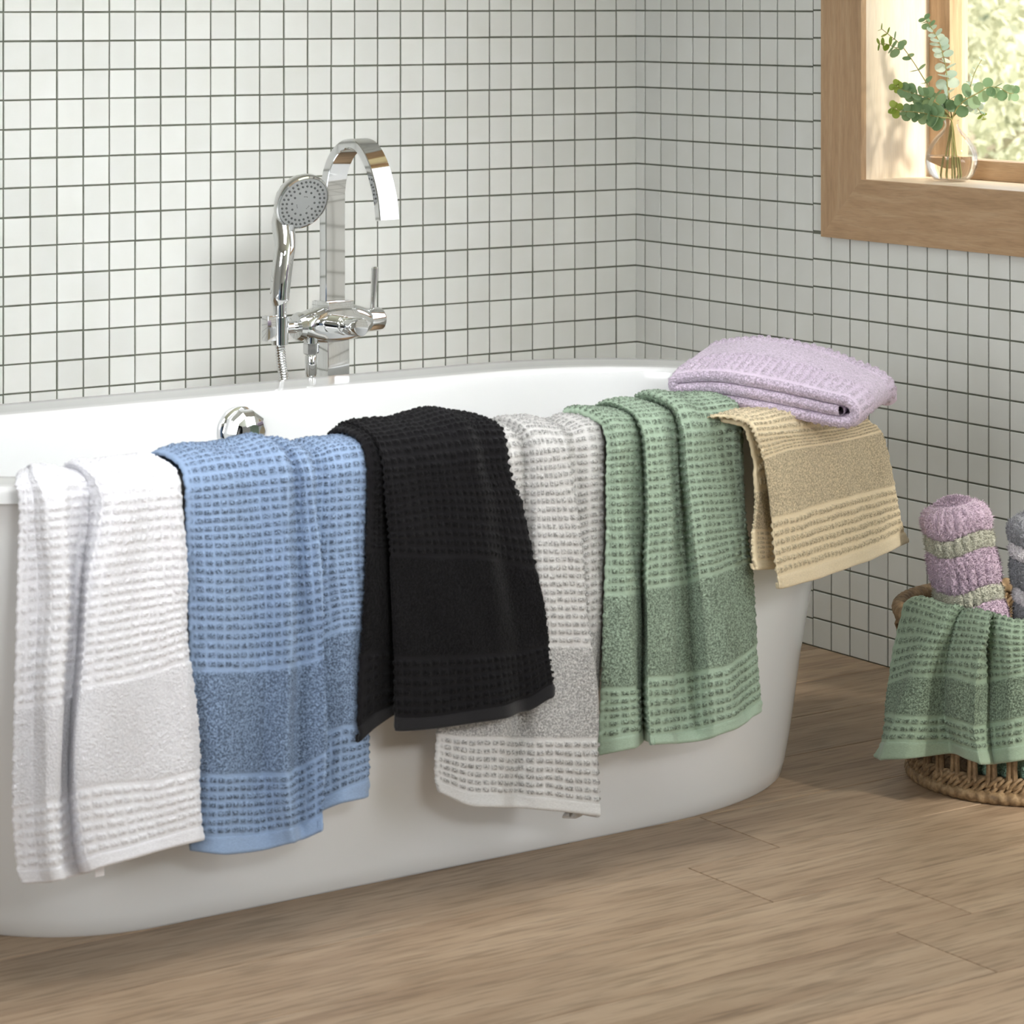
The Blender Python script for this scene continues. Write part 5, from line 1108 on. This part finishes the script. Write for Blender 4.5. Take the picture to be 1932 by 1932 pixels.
rolled_mat('rolled_mat', p_low, ax, 0.0515,
           [(0.03, 1), (0.06, 0), (0.032, 1), (0.052, 0), (0.024, 1), (0.056, 0), (0.026, 1), (0.044, 0)],
           'rolled fluffy bath mat striped lilac and sage standing in the wicker basket', 61, [LILPILE, SAGEPILE], ['lilac_stripe', 'sage_stripe'])
ax = np.array([-0.293, -1.397, 0.398]); bx = np.array([-0.278, -1.409, 0.16])
dv_ = (ax - bx) / np.linalg.norm(ax - bx)
rolled_mat('rolled_mat', ax - dv_ * 0.305, ax, 0.055,
           [(0.05, 0), (0.03, 1), (0.06, 0), (0.03, 1), (0.05, 0), (0.03, 1), (0.055, 0), (0.03, 1), (0.055, 0)],
           'rolled fluffy bath mat striped grey and white standing in the wicker basket', 62, [GREYPILE, WHITEPILE], ['grey_stripe', 'white_stripe'])

# ================================================================ VASE ON THE SILL
VX, VY = 0.080, -0.805
vo = Vector((VX, VY, WZ0))
vase = thing('glass_vase', vo, 'clear round glass vase half full of water on the window sill', 'vase')
m_, nt, p = new_mat('clear_glass')
p.inputs['Base Color'].default_value = (1, 1, 1, 1); p.inputs['Roughness'].default_value = 0.0
p.inputs['Transmission Weight'].default_value = 1.0; p.inputs['IOR'].default_value = 1.33
WATER = m_
VGLASS = mat_clear('vase_glass', 0.16, (0.985, 0.985, 0.98, 1))
prof = [(0.020, 0.001), (0.031, 0.004), (0.040, 0.013), (0.0450, 0.025), (0.0463, 0.037), (0.0448, 0.050), (0.0395, 0.063), (0.0315, 0.075), (0.0225, 0.085), (0.0155, 0.092), (0.0120, 0.098), (0.0122, 0.104), (0.0135, 0.109)]
MB(vo).lathe(prof + [(r_ - 0.0016, z_) for r_, z_ in reversed(prof[:-1])][:-1] + [(0.012, 0.0035)], vo, (0, 0, 1), 56, True, True).build('vessel', VGLASS, vase, True, 60)
wp = [(0.010, 0.0045), (0.029, 0.0065), (0.0378, 0.014), (0.0430, 0.0255), (0.0444, 0.037), (0.0437, 0.0455), (0.030, 0.0457), (0.010, 0.0458)]
MB(vo).lathe(wp, vo, (0, 0, 1), 56).build('water', WATER, vase, True, 60)

LEAF_G = mat_leaf('eucalyptus_green', rgb(112, 144, 104), rgb(160, 186, 146), 0.45)
LEAF_S = mat_leaf('eucalyptus_silver', rgb(170, 192, 178), rgb(208, 220, 206), 0.45)
LEAF_Y = mat_leaf('eucalyptus_tip', rgb(136, 160, 62), rgb(176, 192, 92), 0.35)
STEM_M = simple('eucalyptus_stem', rgb(150, 144, 88), 0.6)
def leaf_mesh(mat, nm):
    n = 12
    pts = [(0, 0, 0)]
    ring_ = []
    for k in range(n):
        a = 2 * math.pi * k / n
        x_, y_ = math.sin(a) * 0.47, 0.5 - math.cos(a) * 0.5
        ring_.append((x_, y_, 0.16 * (x_ * x_) * 2 - 0.05 * math.sin(math.pi * y_)))
    V_ = ring_ + [(0, 0.5, -0.05)]
    me = bpy.data.meshes.new(nm)
    me.from_pydata(V_, [], [(k, (k + 1) % n, n) for k in range(n)])
    me.update(); me.shade_smooth(); me.materials.append(mat)
    return me
LM = {'g': leaf_mesh(LEAF_G, 'leaf'), 's': leaf_mesh(LEAF_S, 'leaf'), 'y': leaf_mesh(LEAF_Y, 'leaf')}
NECK = Vector((VX, VY, WZ0 + 0.106))
camd = (Vector(cam.location) - NECK).normalized()
def catmull(pts, per=10):
    pts = [Vector(p_) for p_ in pts]; o_ = []
    for i in range(len(pts) - 1):
        p0, p1, p2, p3 = pts[max(i - 1, 0)], pts[i], pts[i + 1], pts[min(i + 2, len(pts) - 1)]
        for k in range(per):
            t = k / per
            o_.append(0.5 * ((2 * p1) + (p2 - p0) * t + (2 * p0 - 5 * p1 + 4 * p2 - p3) * t * t + (3 * p1 - p0 - 3 * p2 + p3) * t ** 3))
    o_.append(pts[-1]); return o_
def sprig(pts, foot, npair, s0, s1, kind, tip, label, seed, start=0.25, face=0.55, branch=None):
    rg = random.Random(seed)
    base = Vector(foot)
    root = thing('eucalyptus_sprig', base, label, 'plant sprig', 'eucalyptus sprigs in the vase')
    path = catmull([base, (base + NECK) / 2 + Vector((0.001, 0.001, 0)), NECK] + [Vector(p_) for p_ in pts[1:]])
    n = len(path)
    MB(base).tube(path, [0.0015 - 0.0009 * i / n for i in range(n)], 7).build('stem', STEM_M, root)
    i0 = int(n * (2 / (len(pts) + 1)))
    def put(pos, tdir, size, k, m):
        side = tdir.cross(camd)
        if side.length < 1e-4: side = Vector((1, 0, 0))
        side.normalize()
        for sg in (-1, 1):
            a = rg.uniform(-0.5, 0.5) + (math.pi / 2 if k % 2 else 0) * (0.55)
            outd = (Matrix.Rotation(a, 3, tdir) @ (side * sg))
            ydir = (outd + tdir * rg.uniform(0.15, 0.5)).normalized()
            nd = (camd * face + tdir * (1 - face) + Vector((rg.gauss(0, .25), rg.gauss(0, .25), rg.gauss(0, .25))))
            nd = (nd - ydir * nd.dot(ydir)).normalized()
            xd = ydir.cross(nd)
            s_ = 1.32 * size * rg.uniform(0.85, 1.12)
            M = Matrix((xd * s_, ydir * s_, nd * s_)).transposed().to_4x4()
            M.translation = pos - base
            o = link('leaf', LM[m], root); o.matrix_local = M
    for k in range(npair):
        f_ = start + (1 - start) * k / max(1, npair - 1)
        i = min(n - 1, int(i0 + (n - 1 - i0) * f_))
        td = (path[min(i + 1, n - 1)] - path[max(i - 1, 0)]).normalized()
        m = tip if f_ > 0.84 else kind
        put(path[i], td, s0 + (s1 - s0) * f_, k, m)
    if branch:
        bp = catmull(branch, 8)
        MB(base).tube(bp, 0.0007, 6).build('twig', STEM_M, root)
        for k in range(5):
            i = int((len(bp) - 1) * (0.3 + 0.7 * k / 4))
            td = (bp[min(i + 1, len(bp) - 1)] - bp[max(i - 1, 0)]).normalized()
            put(bp[i], td, 0.0145 - 0.001 * k, k, 'y' if k > 1 else kind)
    return root
fz = WZ0 + 0.012
sprig([0, [0.0696,-0.7979,0.9742],[0.0574,-0.7895,0.9992],[0.0406,-0.778,1.0317],[0.0238,-0.7665,1.0641],[0.0069,-0.7549,1.0919],[-0.0084,-0.7444,1.1077],[-0.0214,-0.7355,1.1207]],
      (VX - 0.010, VY - 0.012, fz), 10, 0.017, 0.009, 'g', 'y', 'long thin eucalyptus sprig leaning over towards the window lining with widely spaced leaves', 1, 0.1, 0.15,
      [[0.0060,-0.7560,1.0840],[-0.0082,-0.7688,1.0839],[-0.0181,-0.762,1.0895],[-0.028,-0.7552,1.0941],[-0.0372,-0.7489,1.0941]])
sprig([0, [0.0850,-0.795,0.9846],[0.0881,-0.7863,1.0125],[0.0858,-0.7848,1.0497],[0.0805,-0.7811,1.0777],[0.0743,-0.7769,1.1009],[0.0643,-0.77,1.1223],[0.0559,-0.7642,1.1372]],
      (VX - 0.006, VY + 0.004, fz), 17, 0.0200, 0.010, 's', 'g', 'tall upright eucalyptus sprig densely set with silvery round leaves', 2, 0.1, 0.5)
sprig([0, [0.0512,-0.8095,0.9842],[0.0329,-0.797,0.999],[0.0199,-0.7881,1.0045],[0.0047,-0.7777,1.0101],[-0.0067,-0.7698,1.0156],[-0.0159,-0.7636,1.023]],
      (VX + 0.008, VY + 0.002, fz), 13, 0.0190, 0.009, 'g', 'y', 'dense green eucalyptus sprig reaching sideways, the upper of two alike', 3, 0.2, 0.75)
sprig([0, [0.0458,-0.8179,0.9662],[0.0336,-0.8096,0.9689],[0.0207,-0.8007,0.9735],[0.0032,-0.7887,0.9763],[-0.0135,-0.7773,0.9772],[-0.0257,-0.7689,0.9837]],
      (VX + 0.012, VY - 0.006, fz), 13, 0.0200, 0.010, 'g', 'y', 'dense green eucalyptus sprig reaching sideways just above the vase neck', 4, 0.2, 0.75)
sprig([0, [0.0830,-0.814,0.9807],[0.0900,-0.829,0.9965],[0.1020,-0.847,1.0085],[0.1140,-0.861,1.0187],[0.1290,-0.873,1.0178],[0.1400,-0.882,1.0094],[0.1470,-0.889,1.0085]],
      (VX - 0.012, VY + 0.010, fz), 9, 0.0215, 0.012, 'g', 'g', 'arching eucalyptus sprig with large leaves hanging in front of the pane', 5, 0.12, 0.8)
sprig([0, [0.098,-0.803,0.9796],[0.109,-0.813,1.0047],[0.114,-0.817,1.0215],[0.119,-0.820,1.0402],[0.125,-0.824,1.0551],[0.130,-0.828,1.0663]],
      (VX + 0.002, VY + 0.012, fz), 7, 0.012, 0.005, 's', 's', 'thin pale eucalyptus twig with tiny leaves rising in front of the pane', 6, 0.25, 0.3)
sprig([0, [0.098,-0.812,0.9794],[0.111,-0.823,0.9887],[0.120,-0.829,0.9803],[0.125,-0.832,0.971],[0.129,-0.835,0.9636]],
      (VX + 0.004, VY - 0.010, fz), 6, 0.014, 0.007, 's', 'y', 'short drooping eucalyptus sprig beside the vase neck', 7, 0.3, 0.6)
